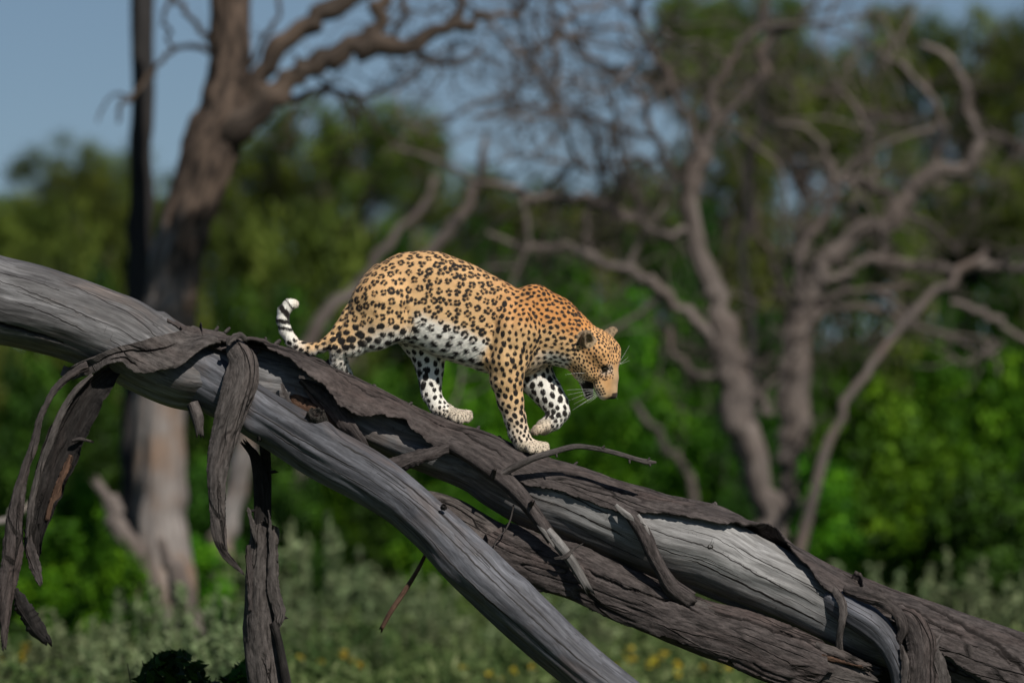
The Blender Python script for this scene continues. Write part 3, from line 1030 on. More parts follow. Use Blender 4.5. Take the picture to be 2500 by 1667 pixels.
def build_dead_trees():
    # big tree on the left
    Y = 14.0
    root = thing('leaning_tree', tuple(P(400, 1450, Y) * np.array([1, 1, 0]) + np.array([0, 0, GZ])), 'big leaning tree on the left, pale bare lower trunk and dark bark above', 'tree')
    gz = 833.5 + (ZC - GZ) * S * D / (D + Y)
    low = [(398, gz + 15, Y, 104), (402, 1500, Y, 88), (396, 1380, Y, 72), (388, 1280, Y, 64), (388, 1160, Y, 64), (394, 1040, Y, 64), (402, 920, Y, 62), (412, 800, Y, 61), (424, 700, Y, 60), (434, 630, Y, 60)]
    limb_part('trunk', low[:-1] + [(434, 630, Y, 60), (456, 545, Y, 62), (488, 450, Y, 68), (524, 360, Y, 72), (550, 275, Y, 62), (563, 180, Y, 52), (564, 80, Y, 50), (562, -40, Y, 48), (560, -200, Y, 44), (570, -420, Y, 32)],
              M_TMIX, root, 401, 220, 40, slim=0.95, lump=0.05)
    L = [[(520, 370, Y - .02, 62), (590, 305, Y - .1, 58), (650, 255, Y - .1, 50), (700, 207, Y - .1, 44), (760, 165, Y - .1, 40), (804, 137, Y - .1, 40), (886, 116, Y - .1, 36), (990, 108, Y - .1, 30), (1073, 79, Y - .1, 24), (1148, 50, Y - .1, 20), (1197, 37, Y - .1, 13), (1276, 41, Y - .1, 8)],
         [(590, 300, Y + .1, 44), (640, 190, Y + .1, 38), (700, 100, Y + .1, 36), (783, 40, Y + .1, 36), (866, -10, Y + .1, 34), (980, -70, Y + .1, 26), (1150, -120, Y + .1, 16)],
         [(760, 160, Y, 26), (840, 118, Y, 24), (907, 75, Y, 26), (932, 25, Y, 24), (960, -40, Y, 20)],
         [(930, 112, Y, 14), (965, 79, Y, 12), (990, 41, Y, 12), (982, 8, Y, 12), (990, -40, Y, 10)],
         [(1000, 108, Y, 14), (1044, 141, Y, 11), (1085, 155, Y, 12), (1148, 145, Y, 9), (1181, 112, Y, 5)],
         [(535, 120, Y, 14), (493, 75, Y, 11), (456, 37, Y, 10), (431, 0, Y, 10), (410, -60, Y, 8)],
         [(525, 130, Y, 12), (497, 120, Y, 10), (456, 112, Y, 9), (419, 124, Y, 9), (390, 153, Y, 9), (365, 190, Y, 10), (323, 236, Y, 9), (298, 257, Y, 8), (288, 300, Y, 5)],
         [(419, 124, Y, 7), (414, 83, Y, 7), (402, 41, Y, 7), (415, -10, Y, 7)],
         [(323, 236, Y, 5), (280, 232, Y, 4), (250, 262, Y, 4), (240, 300, Y, 3)],
         [(600, 170, Y, 9), (650, 90, Y, 8), (680, 40, Y, 7), (678, -20, Y, 7)],
         [(1110, 60, Y, 16), (1120, 20, Y, 15), (1100, -40, Y, 14)], [(1240, 38, Y, 8), (1270, 20, Y, 9), (1300, -20, Y, 9)],
         [(640, 265, Y + .2, 14), (800, 220, Y + .3, 12), (880, 240, Y + .3, 8)]]
    for q, l in enumerate(L):
        limb_part('branch', l, M_TBARK, root, 410 + q, 90 if q < 2 else 50, 24 if q < 3 else 12)
    twig_mass(root, [[(700, 60, Y, 1), (900, 20, Y, 1), (1150, 10, Y, 1), (1400, 30, Y, 1)], [(900, 150, Y, 1), (1100, 100, Y, 1), (1250, 60, Y, 1), (1380, 20, Y, 1)],
                     [(700, 230, Y, 1), (800, 200, Y, 1), (860, 230, Y, 1), (900, 240, Y, 1)]], 14, 0.75, M_TBARK, 431, 0.009, -0.6)
    for q, (cx, cy, yy, r_) in enumerate(((560, -190, Y - 2.6, 210), (820, -230, Y - 2.4, 230), (1080, -250, Y - 2.2, 220), (330, -260, Y - 2.4, 200))):  # unseen crown clumps, added sunward of the trunk to shade its upper part
        c = bpy.data.objects.new('crown', CROWN[q][0]); COL.objects.link(c)
        c.parent = root
        c.matrix_parent_inverse = PINV[root.name]
        c.location = P(cx, cy, yy); k_ = r_ / S * K(yy); c.scale = (k_, k_, k_ * 0.62)
    # broken pieces at its foot
    for q, (l, lab, mt) in enumerate(((
            [(420, 1600, Y - .5, 40), (345, 1390, Y - .5, 34), (305, 1310, Y - .5, 36), (268, 1240, Y - .5, 30), (248, 1195, Y - .5, 16)], 'short broken stump leaning left beside the big trunk', M_TDEAD),
            ([(505, 1590, Y + 2, 44), (540, 1350, Y + 2, 40), (560, 1250, Y + 2, 38), (578, 1150, Y + 2, 38), (598, 1060, Y + 2, 36), (625, 960, Y + 2, 34), (650, 880, Y + 2, 30)], 'pale leaning trunk right of the big tree, behind the bark strip', M_TBARE),
            ([(500, 1690, Y - 2, 50), (470, 1560, Y - 2, 44), (455, 1480, Y - 2, 40), (425, 1400, Y - 2, 34), (405, 1350, Y - 2, 18)], 'brown root plate leaning against the foot of the big trunk', M_TDEAD))):
        o = limb_part('broken_stump', l, mt, None, 440 + q, 50, 24, end1=0.12)
        o['label'] = lab; o['category'] = 'dead wood'
    # charred pole
    Yp = 15.5
    o = limb_part('charred_pole', [(290, 1600, Yp, 32), (300, 1420, Yp, 30), (316, 1200, Yp, 28), (326, 1000, Yp, 28), (338, 700, Yp, 28), (344, 480, Yp, 27), (347, 250, Yp, 26), (349, 0, Yp, 27), (350, -260, Yp, 26)], M_TCHAR, None, 450, 120, 24, slim=1.0, lump=0.04)
    o['label'] = 'straight dark charred pole left of the big leaning tree'; o['category'] = 'dead trunk'

    # first dead tree on the right
    Y = 17.0
    root = thing('dead_tree', tuple(P(1890, 1400, Y) * np.array([1, 1, 0]) + np.array([0, 0, GZ])), 'grey dead tree on the right with a low fork and crooked bare branches', 'dead tree')
    gz = 833.5 + (ZC - GZ) * S * D / (D + Y)
    limb_part('trunk', [(1925, gz + 10, Y, 80), (1905, 1400, Y, 66), (1879, 1300, Y, 50), (1850, 1180, Y, 36), (1825, 1069, Y, 38), (1803, 988, Y, 42), (1788, 915, Y, 40), (1771, 850, Y, 36), (1755, 760, Y, 29), (1733, 679, Y, 28), (1700, 597, Y, 26), (1690, 500, Y, 26), (1702, 420, Y, 28), (1712, 370, Y, 26)],
              M_TDEAD, root, 460, 130, 26, slim=0.95)
    L = [[(1772, 880, Y, 32), (1717, 803, Y, 22), (1663, 755, Y, 21), (1608, 700, Y, 20), (1554, 668, Y, 19), (1500, 652, Y, 18), (1440, 625, Y, 16), (1370, 605, Y, 14), (1280, 600, Y, 11), (1190, 570, Y, 8)],
         [(1712, 375, Y, 22), (1735, 300, Y, 18), (1741, 220, Y, 16), (1790, 130, Y, 14), (1850, 60, Y, 12), (1880, -30, Y, 10)],
         [(1712, 370, Y, 16), (1680, 300, Y, 13), (1640, 220, Y, 12), (1590, 110, Y, 10), (1560, 60, Y, 8), (1500, 0, Y, 6)],
         [(1690, 470, Y, 14), (1640, 420, Y, 12), (1600, 350, Y, 12), (1573, 240, Y, 10), (1540, 215, Y, 9), (1490, 174, Y, 9), (1432, 133, Y, 8), (1378, 83, Y, 7), (1330, 60, Y, 5)],
         [(1590, 335, Y, 10), (1556, 323, Y, 9), (1469, 298, Y, 9), (1378, 273, Y, 10), (1283, 269, Y, 7), (1220, 262, Y, 4)],
         [(1380, 275, Y, 8), (1345, 232, Y, 8), (1312, 170, Y, 7)], [(1270, 268, Y, 6), (1262, 230, Y, 6), (1258, 178, Y, 6), (1252, 120, Y, 4)],
         [(1690, 560, Y, 20), (1623, 575, Y, 17), (1552, 535, Y, 17), (1469, 497, Y, 16), (1366, 485, Y, 15), (1262, 464, Y, 13), (1180, 450, Y, 10), (1080, 400, Y, 9), (960, 360, Y, 6)],
         [(1600, 400, Y, 9), (1540, 385, Y, 9), (1470, 410, Y, 9), (1400, 405, Y, 8), (1330, 385, Y, 6), (1240, 370, Y, 4)],
         [(1795, 925, Y, 22), (1814, 934, Y, 18), (1852, 966, Y, 16), (1885, 1010, Y, 14)],
         [(1775, 925, Y, 16), (1706, 912, Y, 13), (1641, 869, Y, 12), (1634, 800, Y, 10)],
         [(1735, 310, Y, 14), (1790, 270, Y, 14), (1850, 190, Y, 14), (1865, 110, Y, 12), (1950, 60, Y, 8)],
         [(1560, 540, Y, 9), (1555, 480, Y, 9), (1540, 420, Y, 8)], [(1440, 500, Y, 8), (1430, 560, Y, 8), (1450, 640, Y, 7)]]
    for q, l in enumerate(L):
        limb_part('branch', l, M_TDEAD if q in (0, 7, 9) else M_TWIG, root, 470 + q, 60, 14)
    twig_mass(root, L, 11, 0.75, M_TWIG, 490, 0.0075, 0.1)
    twig_mass(root, L[:9], 2, 1.4, M_TDEAD, 491, 0.024, 0.15)

    # second dead tree on the right
    Y = 18.0
    root = thing('dead_tree', tuple(P(1950, 1380, Y) * np.array([1, 1, 0]) + np.array([0, 0, GZ])), 'second grey dead tree on the right with long limbs reaching right', 'dead tree')
    gz = 833.5 + (ZC - GZ) * S * D / (D + Y)
    limb_part('trunk', [(1965, gz + 10, Y, 50), (1950, 1350, Y, 40), (1940, 1180, Y, 30), (1944, 1085, Y, 36), (1939, 988, Y, 37), (1938, 879, Y, 36), (1950, 798, Y, 34), (1972, 738, Y, 35), (1988, 695, Y, 32), (2042, 628, Y, 29), (2123, 564, Y, 27), (2190, 518, Y, 28), (2227, 468, Y, 22), (2268, 423, Y, 22), (2351, 410, Y, 19),
                        (2378, 386, Y, 18), (2388, 332, Y, 15), (2363, 270, Y, 13), (2347, 187, Y, 11), (2310, 145, Y, 9), (2247, 108, Y, 7)], M_TDEAD, root, 500, 200, 24, slim=0.92)
    L = [[(1972, 745, Y, 24), (1950, 700, Y, 19), (1950, 646, Y, 19), (1971, 581, Y, 18), (2009, 540, Y, 17), (2036, 481, Y, 15), (2032, 415, Y, 12), (2010, 350, Y, 9), (1960, 310, Y, 7), (1880, 295, Y, 5)],
         [(2010, 690, Y, 20), (2042, 675, Y, 18), (2096, 646, Y, 17), (2150, 630, Y, 17), (2232, 644, Y, 17), (2313, 654, Y, 17), (2421, 641, Y, 17), (2500, 652, Y, 17), (2640, 640, Y, 15)],
         [(1985, 735, Y, 14), (2075, 717, Y, 11), (2150, 709, Y, 11), (2232, 700, Y, 10)], [(1975, 760, Y, 14), (2020, 755, Y, 12), (2085, 749, Y, 12), (2150, 765, Y, 12), (2205, 784, Y, 8)],
         [(2268, 425, Y, 14), (2301, 340, Y, 10), (2305, 290, Y, 10), (2272, 228, Y, 9), (2256, 191, Y, 8)], [(2202, 500, Y, 15), (2123, 456, Y, 14), (2061, 444, Y, 11), (2010, 400, Y, 7)],
         [(2205, 520, Y, 12), (2280, 560, Y, 9), (2340, 620, Y, 6)], [(2385, 340, Y, 12), (2440, 330, Y, 11), (2500, 370, Y, 9), (2560, 420, Y, 7)],
         [(1960, 780, Y, 9), (1900, 700, Y, 8), (1880, 620, Y, 8), (1840, 560, Y, 7), (1850, 480, Y, 5)], [(2230, 300, Y + .4, 10), (2130, 290, Y + .4, 11), (2060, 240, Y + .4, 9), (1980, 220, Y + .4, 6)]]
    for q, l in enumerate(L):
        limb_part('branch', l, M_TDEAD if q in (0, 1) else M_TWIG, root, 510 + q, 60, 14)
    twig_mass(root, L, 10, 0.7, M_TWIG, 530, 0.0075, 0.1)
    twig_mass(root, L[:6], 2, 1.3, M_TDEAD, 531, 0.024, 0.15)
    # leaning poles and sticks
    for q, (l, lab, mt) in enumerate((
            ([(1900, 1560, 14.8, 22), (2030, 1060, 15.5, 18), (2053, 993, 15.6, 18), (2096, 923, 15.8, 17), (2150, 852, 16, 16), (2205, 787, 16.2, 16), (2275, 728, 16.5, 15), (2340, 673, 16.8, 14), (2400, 622, 17, 12)], 'straight grey dead pole leaning up to the right past the second dead trunk', M_TWIG),
            ([(2320, 740, 17, 9), (2380, 755, 17, 13), (2425, 778, 17, 12), (2470, 808, 17, 11), (2540, 870, 17, 10)], 'short dead branch drooping at the right edge among the leaves', M_TDEAD),
            ([(1545, 980, 19, 13), (1608, 1069, 19, 15), (1657, 1123, 19, 15), (1690, 1199, 19, 15), (1720, 1300, 19, 15), (1760, 1530, 19, 16)], 'pale thin stem slanting down right of the lifted paw', M_TDEAD),
            ([(420, 1510, 20, 36), (640, 1010, 20, 30), (720, 880, 20, 27), (800, 770, 20, 25), (880, 690, 20, 20), (960, 580, 20, 16), (1040, 490, 20, 14), (1060, 440, 20, 10)], 'grey leaning dead trunk rising behind the leopard rump', M_TDEAD),
            ([(620, 1530, 19, 30), (820, 930, 19, 24), (930, 760, 19, 20), (1044, 622, 19, 21), (1098, 555, 19, 22), (1147, 497, 19, 22), (1168, 435, 19, 16), (1185, 344, 19, 9)], 'pale crooked dead trunk rising above the leopard back', M_TDEAD),
            ([(-80, 1290, 6, 12), (20, 1262, 6, 13), (70, 1235, 6, 11)], 'pale dead stick poking in at the left edge', M_TBARE),
            ([(1850, 1480, 22, 16), (1830, 860, 22, 14), (1815, 650, 22, 15), (1822, 480, 22, 14), (1850, 330, 22, 12), (1870, 120, 22, 12), (1870, -60, 22, 10)], 'thin dark upright trunk between the two dead trees', M_TCHAR))):
        o = limb_part('dead_pole', l, mt, None, 540 + q, 60, 16, end1=0.05)
        o['label'] = lab; o['category'] = 'dead wood'


# ------------------------------------------------------------------ sage shrubs, herbs, flowers, ground cover
def plume_variant(q, nst, wide):
    """Unit shrub (height 1) of upright plumes with narrow leaves."""
    g = np.random.default_rng(900 + q)
    pos = []; tone = []
    V, F, G = [], [], []; off = 0
    for k in range(nst):
        a = g.uniform(0, 6.28); sp = wide * g.random() ** 0.6
        tip = np.array([sp * math.cos(a), sp * math.sin(a), (1.0 - 0.55 * g.random() ** 0.7) * (1 - 0.25 * sp / wide)])
        t = np.linspace(0, 1, 8)[:, None]
        pts = np.array([0.25 * tip[0], 0.25 * tip[1], 0]) * (1 - t) + tip * t
        pts[:, :2] += 0.05 * np.sin(t * 2.5) * g.normal(size=2)
        vv, ff, gg = raw_tube(pts, np.linspace(0.010, 0.004, 8), 4)
        V.append(vv); F.append(ff + off); G.append(gg); off += len(vv)
        n = 85
        u = g.uniform(0.12, 1.0, n)
        c = np.stack([np.interp(u, t[:, 0], pts[:, i]) for i in range(3)], 1)
        c += g.normal(size=(n, 3)) * (0.030 * (1.12 - u))[:, None]
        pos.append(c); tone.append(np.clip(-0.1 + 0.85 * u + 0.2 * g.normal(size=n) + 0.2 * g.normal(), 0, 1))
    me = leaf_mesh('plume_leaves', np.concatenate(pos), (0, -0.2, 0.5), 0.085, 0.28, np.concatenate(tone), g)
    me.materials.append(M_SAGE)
    st = mesh_np('plume_stems', np.concatenate(V), np.concatenate(F))
    vec_attr(st, 'grain', np.concatenate(G)); st.materials.append(M_STEM)
    return me, st


PLUME = [plume_variant(0, 22, 0.42), plume_variant(1, 16, 0.5), plume_variant(2, 26, 0.38)]


def place_plume(px, top, y, q, label, group, sc=1.0):
    k = K(y)
    h = ZC - GZ - (top - 833.5) / S * k
    o = thing('sage_shrub', ((px - 1250) / S * k, y, GZ - 0.03), label, 'shrub', group)
    o.scale = (h * sc, h * sc, h)
    o.rotation_euler = (0, 0, q * 1.7)
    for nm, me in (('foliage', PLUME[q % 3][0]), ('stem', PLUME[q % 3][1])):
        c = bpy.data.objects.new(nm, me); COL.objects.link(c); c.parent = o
    return o


GS = 'grey-green feathery shrubs along the bottom'
sage = [(290, 1410, 8.0, 'grey-green feathery shrub near the bottom left, before the big tree foot'), (410, 1460, 6.5, 'grey-green feathery shrub behind the dark leafy plant'),
        (545, 1400, 7.5, 'grey-green feathery shrub just left of the broken pole'), (150, 1500, 6.0, 'grey-green feathery shrub in the lower left corner'),
        (735, 1250, 14.5, 'tall pale feathery shrub just right of the broken pole'), (850, 1300, 14.0, 'pale feathery shrub left of the dangling twig'),
        (970, 1340, 13.5, 'pale feathery shrub behind the dangling twig'), (770, 1430, 11.5, 'low feathery shrub at the bottom right of the broken pole'),
        (910, 1470, 11.0, 'low feathery shrub at the bottom below the dangling twig'), (1070, 1440, 12.0, 'low feathery shrub at the bottom left of the limb end'),
        (1330, 1400, 13.5, 'feathery shrub seen between the limb and the lower bark slab'), (1470, 1470, 12.0, 'feathery shrub at the bottom right of the limb end'),
        (1630, 1520, 11.5, 'feathery shrub at the bottom under the lower bark slab'), (1790, 1570, 11.0, 'low feathery shrub under the lower bark slab near the crooked branch'),
        (2080, 1290, 13.5, 'feathery shrub just above the trunk at the foot of the bright bush'), (2190, 1270, 14.0, 'feathery shrub second from the left above the trunk on the right'),
        (2300, 1310, 13.0, 'feathery shrub third from the left above the trunk on the right'), (2390, 1280, 14.0, 'feathery shrub fourth from the left above the trunk on the right'),
        (2490, 1300, 13.0, 'feathery shrub cut off by the right edge above the trunk'), (1210, 1430, 12.5, 'feathery shrub at the bottom behind the limb'),
        (1150, 1560, 10.5, 'low feathery shrub at the bottom edge under the limb'), (1400, 1590, 10.7, 'low feathery shrub at the bottom edge just right of the limb end'),
        (620, 1330, 15.0, 'feathery shrub right behind the broken pole'), (60, 1430, 8.5, 'feathery shrub at the left edge under the long hanging strip'),
        (690, 1300, 13.0, 'tall feathery shrub close behind the broken pole on its right'), (800, 1230, 14.5, 'tallest pale feathery shrub right of the broken pole'),
        (900, 1260, 14.0, 'tall pale feathery shrub below the middle of the limb'), (1020, 1300, 14.0, 'tall feathery shrub right of the dangling twig'),
        (350, 1350, 10.5, 'tall feathery shrub before the foot of the big tree'), (480, 1330, 11.0, 'tall feathery shrub between the big tree foot and the broken pole'),
        (220, 1420, 9.5, 'feathery shrub right of the hanging strips near the bottom'), (1290, 1330, 14.0, 'tall feathery shrub showing in the gap right of the limb'),
        (1420, 1400, 13.0, 'tall feathery shrub under the lower bark slab right of the limb'), (2140, 1240, 15.5, 'tall pale feathery shrub above the trunk below the bright bushes')]
for q, (px, top, y, lab) in enumerate(sage):
    place_plume(px, top + 45 * math.sin(q * 2.7), y, q, lab, GS)


def build_herbs():
    g = np.random.default_rng(77)
    # yellow flowering herbs
    for q, (px, top, y, lab) in enumerate(((815, 1590, 9.5, 'yellow flowers at the bottom right of the broken pole'), (1190, 1620, 9.0, 'yellow flowers at the bottom edge left of the limb end'),
                                           (1530, 1580, 10.0, 'yellow flowers right of the limb end, left of the pair'), (1640, 1590, 9.8, 'yellow flowers under the lower slab, right of the limb end'),
                                           (1740, 1615, 9.6, 'yellow flowers farthest right under the lower slab'), (50, 1570, 9.6, 'yellow flowers in the lower left corner'))):
        k = K(y); h = ZC - GZ - (top - 833.5) / S * k
        x = (px - 1250) / S * k
        root = thing('yellow_flowers', (x, y, GZ), lab, 'flowers', 'yellow flowering herbs along the bottom')
        stems = []; heads = []; leaves = []
        for j in range(6):
            b = np.array([x + g.normal() * 0.09, y + g.normal() * 0.05, GZ]); tp = b + np.array([g.normal() * 0.05, g.normal() * 0.05, h * g.uniform(0.75, 1.0)])
            stems.append(raw_tube(np.linspace(b, tp, 6), np.full(6, 0.002), 4))
            heads.append(tp + g.normal(size=(8, 3)) * np.array([0.012, 0.012, 0.010]))
            leaves.append(b + (tp - b) * g.uniform(0.1, 0.9, (24, 1)) + g.normal(size=(24, 3)) * 0.02)
        off = 0; V = []; F = []; G = []
        for v, f, gg in stems:
            V.append(v); F.append(f + off); G.append(gg); off += len(v)
        me = mesh_np('flower_stems', np.concatenate(V), np.concatenate(F)); vec_attr(me, 'grain', np.concatenate(G))
        link('stem', me, M_STEM, root)
        lp = np.concatenate(leaves)
        for hp in heads:
            link('flower_head', leaf_mesh('petals', hp, (0, -0.3, 0.6), 0.026, 0.8, g.random(len(hp)), g), M_FLOWER, root)
        link('foliage', leaf_mesh('herb_leaves', lp, (0, -0.2, 0.5), 0.05, 0.3, g.random(len(lp)), g), M_HERB, root)
    # dark broad-leaved plant in the shade of the fallen tree
    for q, (px, top, y, lab, w) in enumerate(((420, 1592, 1.1, 'dark broad-leaved plant at the bottom left in the shade of the trunk', 150), (590, 1625, 1.3, 'dark leafy plant at the foot of the broken pole', 90))):
        k = K(y); x = (px - 1250) / S * k; h = ZC - GZ - (top - 833.5) / S * k
        root = thing('dark_plant', (x, y, GZ), lab, 'plant')
        n = 900
        u = g.random(n) ** 0.4
        pos = np.stack([x + g.normal(size=n) * w / S * 0.5, y + g.normal(size=n) * 0.10, h * u], 1)
        pos[:, 2] = GZ + pos[:, 2] * np.exp(-((pos[:, 0] - x) / (w / S)) ** 2 * 0.35)
        link('foliage', leaf_mesh('dark_leaves', pos, (0, -0.3, 0.4), 0.075, 0.45, g.random(n) * 0.5, g), M_LEAFD, root)
        V = []; F = []; G = []; off = 0
        for j in range(14):
            b = np.array([x + g.normal() * 0.05, y, GZ]); tp = np.array([x + g.normal() * w / S * 0.5, y + g.normal() * 0.06, GZ + h * g.uniform(0.7, 1.02)])
            v, f, gg = raw_tube(np.linspace(b, tp, 6), np.linspace(0.006, 0.002, 6), 5)
            V.append(v); F.append(f + off); G.append(gg); off += len(v)
        me = mesh_np('plant_stems', np.concatenate(V), np.concatenate(F)); vec_attr(me, 'grain', np.concatenate(G))
        link('stem', me, M_STEM, root)
    # ground cover between the fallen tree and the thicket
    n = 60000
    yy = 6 + 22 * g.random(n) ** 1.0
    xx = g.uniform(-1, 1, n) * 2.5 * K(yy)
    hmax = 0.14 + 0.55 * (0.5 + 0.5 * fbm(xx / 0.9, yy / 0.9, 0, 31, 3)) ** 1.5
    pos = np.stack([xx, yy, GZ + hmax * g.random(n) ** 0.7], 1)
    tone = np.clip(0.36 + 0.9 * fbm(xx / 0.8, yy / 0.8, 0, 33, 3) + 0.2 * g.normal(size=n), 0, 1)
    link('ground_cover', leaf_mesh('ground_cover', pos, (0, -0.2, 0.6), 0.10, 0.28, tone, g), M_HERB, None,
         kind='stuff', label='low mixed green herbs covering the ground', category='ground cover')


build_dead_trees()
build_herbs()
# ------------------------------------------------------------------ the fallen tree
def build_fallen_tree():
    root = thing('fallen_tree', tuple(P(3300, 2190)), 'weathered grey fallen dead tree slanting across the frame, bark peeling off', 'dead tree')
    # main trunk: top edge traced, centre below it
    tp = [(-260, 520), (-120, 575), (0, 624), (110, 655), (200, 685), (290, 718), (340, 738), (400, 778), (475, 815), (542, 830), (606, 840), (670, 852), (754, 876), (805, 899), (850, 924),
          (917, 957), (1006, 1001), (1092, 1037), (1146, 1048), (1188, 1067), (1250, 1096), (1333, 1129), (1404, 1146), (1483, 1173),
          (1561, 1200), (1620, 1218), (1686, 1232), (1748, 1246), (1795, 1266), (1867, 1309), (1975, 1362), (2048, 1402), (2156, 1452),
          (2264, 1486), (2373, 1522), (2500, 1563), (2700, 1628), (2950, 1710), (3400, 1880), (3900, 2120)]
    tx = np.array([p[0] for p in tp], float); ty = np.array([p[1] for p in tp], float)
    rx = [-260, 0, 200, 340, 480, 600, 700, 850, 1000, 1100, 1200, 1300, 1500, 1700, 1800, 1900, 2050, 2200, 2500, 2950, 3900]
    rr = [114, 106, 99, 100, 96, 88, 78, 72, 68, 66, 70, 80, 90, 101, 100, 90, 84, 86, 92, 98, 120]
    xs = np.array([-260, -120, 0, 110, 200, 290, 340, 400, 475, 542, 606, 670, 754, 850, 917, 1006, 1092, 1188, 1250, 1333, 1404, 1483, 1561, 1620, 1686, 1748, 1795, 1867, 1975, 2048, 2156, 2264, 2373, 2500, 2700, 2950, 3400, 3900], float)
    yt = np.interp(xs, tx, ty)
    rad = np.interp(xs, rx, rr)
    sm = np.gradient(yt, xs)
    sm = np.convolve(np.pad(sm, 2, 'edge'), np.ones(5) / 5, 'valid')
    cs = 1 / np.sqrt(1 + sm ** 2)
    cx = xs - rad * sm * cs
    cy = yt + rad * cs
    trunk = Path([(a, b, 0.0, r) for a, b, r in zip(cx, cy, rad)], 900)

    def s_at(px):
        return float(np.interp(px, trunk.px, trunk.s))

    def i_at(px):
        return int(np.interp(px, trunk.px, np.arange(trunk.n)))

    def disp(s, th):
        d = 0
        # the sawn-off looking shoulder on the upper edge and a flattened lower flank on the left
        a = s_at(332); b = s_at(420)
        d = d + 0.020 * sstep(a - 0.02, a + 0.02, s) * sstep(b, a + 0.03, s) * sstep(0.75, 0.0, np.abs(th - 1.75))
        d = d + 0.012 * noise(s * 1.4, np.sin(th) * 2, np.cos(th) * 2, 90)
        # swelling around the knot on the bare wood
        for px, t0, amp in ((1730, 0.35, 0.006), (470, -0.25, 0.018)):
            d = d + amp * np.exp(-(((s - s_at(px)) / 0.09) ** 2 + ((th - t0 + math.pi) % (2 * math.pi) - math.pi) ** 2 / 0.12))
        return d

    g = np.random.default_rng(3)
    more = []
    for k in range(26):
        a = g.uniform(-200, 400) if k < 13 else g.uniform(1150, 1950)
        t0 = g.uniform(-0.6, 1.2) if k < 13 else g.uniform(-0.7, 0.5)
        more.append((s_at(a), s_at(a + g.uniform(110, 330)), t0, t0 - g.uniform(0.0, 0.25), g.uniform(0.0014, 0.0026), 0.0))
    cr = more + [(s_at(-260), s_at(215), -0.52, -0.62, 0.017, 0.055), (s_at(-50), s_at(260), 0.55, 0.15, 0.005, 0.012), (s_at(120), s_at(420), 0.95, 0.5, 0.004, 0.012),
          (s_at(30), s_at(240), 0.1, -0.15, 0.004, 0.012), (s_at(1330), s_at(1700), 0.25, 0.05, 0.0045, 0.014), (s_at(1540), s_at(2020), 0.25, -0.1, 0.0045, 0.014),
          (s_at(1250), s_at(1560), 0.0, -0.25, 0.004, 0.012), (s_at(1650), s_at(2060), -0.3, -0.5, 0.005, 0.015), (s_at(1500), s_at(1850), -0.15, -0.2, 0.003, 0.010),
          (s_at(1750), s_at(2030), 0.45, 0.3, 0.003, 0.010), (s_at(1040), s_at(1240), 0.1, -0.1, 0.004, 0.012)]
    def pale(s, th):
        pxs = np.interp(s, trunk.s, trunk.px)
        f = sstep(1240, 1480, pxs) * sstep(2080, 1950, pxs)
        return f * sstep(-0.75, -0.05, th - 2 * math.pi * (th > math.pi)) * np.ones_like(th)

    tube('trunk', trunk, 230, M_WOOD, root, disp=disp, cracks=cr, seed=11, rough=0.022, lump=0.045, pale=pale)

    # bark saddle along the ridge the leopard walks on, down to its torn lower edge
    low = [(560, 862), (620, 868), (700, 900), (745, 935), (800, 962), (860, 1000), (900, 1022), (960, 1036), (1010, 1064), (1060, 1090), (1110, 1088), (1170, 1122), (1230, 1160),
           (1330, 1190), (1400, 1215), (1500, 1242), (1560, 1250), (1640, 1262), (1720, 1281), (1800, 1285), (1830, 1290), (1870, 1325), (1930, 1372),
           (1990, 1432), (2040, 1468), (2080, 1500)]
    lo = trunk.edge(low)
    px = trunk.px

    def lift(s, v, pxx):
        e = sstep(0.45, 0.0, v) ** 1.6                    # curls away at the lower edge
        w = np.interp(pxx, [560, 640, 760, 860, 930, 1000, 1060, 1150, 1300, 1500, 1600, 1750, 1830, 1950, 2060],
                      [0.035, 0.075, 0.075, 0.055, 0.045, 0.040, 0.025, 0.012, 0.008, 0.012, 0.016, 0.024, 0.034, 0.026, 0.01])
        return w * e + 0.006 * (1 + fbm(s * 4, v * 3, 0, 77, 2))

    fis = [(s_at(640), s_at(980), 0.45, 0.25, 0.006), (s_at(860), s_at(1250), 0.7, 0.55, 0.006), (s_at(1280), s_at(1480), 0.62, 0.45, 0.007),
           (s_at(1440), s_at(1700), 0.55, 0.35, 0.009), (s_at(1000), s_at(1220), 0.35, 0.2, 0.005), (s_at(1850), s_at(2150), 0.55, 0.35, 0.006),
           (s_at(1300), s_at(1640), 0.25, 0.22, 0.005)]
    shell('bark', trunk, i_at(470), i_at(2110), lo, 2.5, M_BARK, root, nv=120, thick=0.011, lift=lift, seed=23, fissures=fis, rag_lo=0.014,
          relief=0.0055, taper=0.02, label='dark cracked bark saddle along the top of the trunk')
    # bark over the lower right end, slit open, down past the frame
    lo2 = np.interp(px, [2010, 2080, 2180, 2300, 2420, 2500, 2700, 2950], [-0.1, 0.05, 0.25, 0.05, -0.3, -0.7, -0.9, -0.9])
    fis2 = [(s_at(2170), s_at(2480), 0.42, 0.30, 0.014), (s_at(2290), s_at(2520), 0.62, 0.5, 0.010), (s_at(2100), s_at(2330), 0.25, 0.2, 0.007),
            (s_at(2380), s_at(2700), 0.25, 0.3, 0.012)]
    shell('bark', trunk, i_at(2040), trunk.n - 1, lo2, 2.5, M_BARK, root, nv=110, thick=0.018, seed=37, fissures=fis2, gap=0.010,
          lift=lambda s, v, p: 0.022 * sstep(0.35, 0, v) + 0.005 * (1 + fbm(s * 4, v * 3, 0, 79, 2)), rag_lo=0.018, relief=0.006, taper=0.05)
    # second layer of bark, peeled lower on the far right
    lo3 = np.interp(px, [2180, 2260, 2400, 2950], [-1.1, -0.9, -1.3, -1.3])
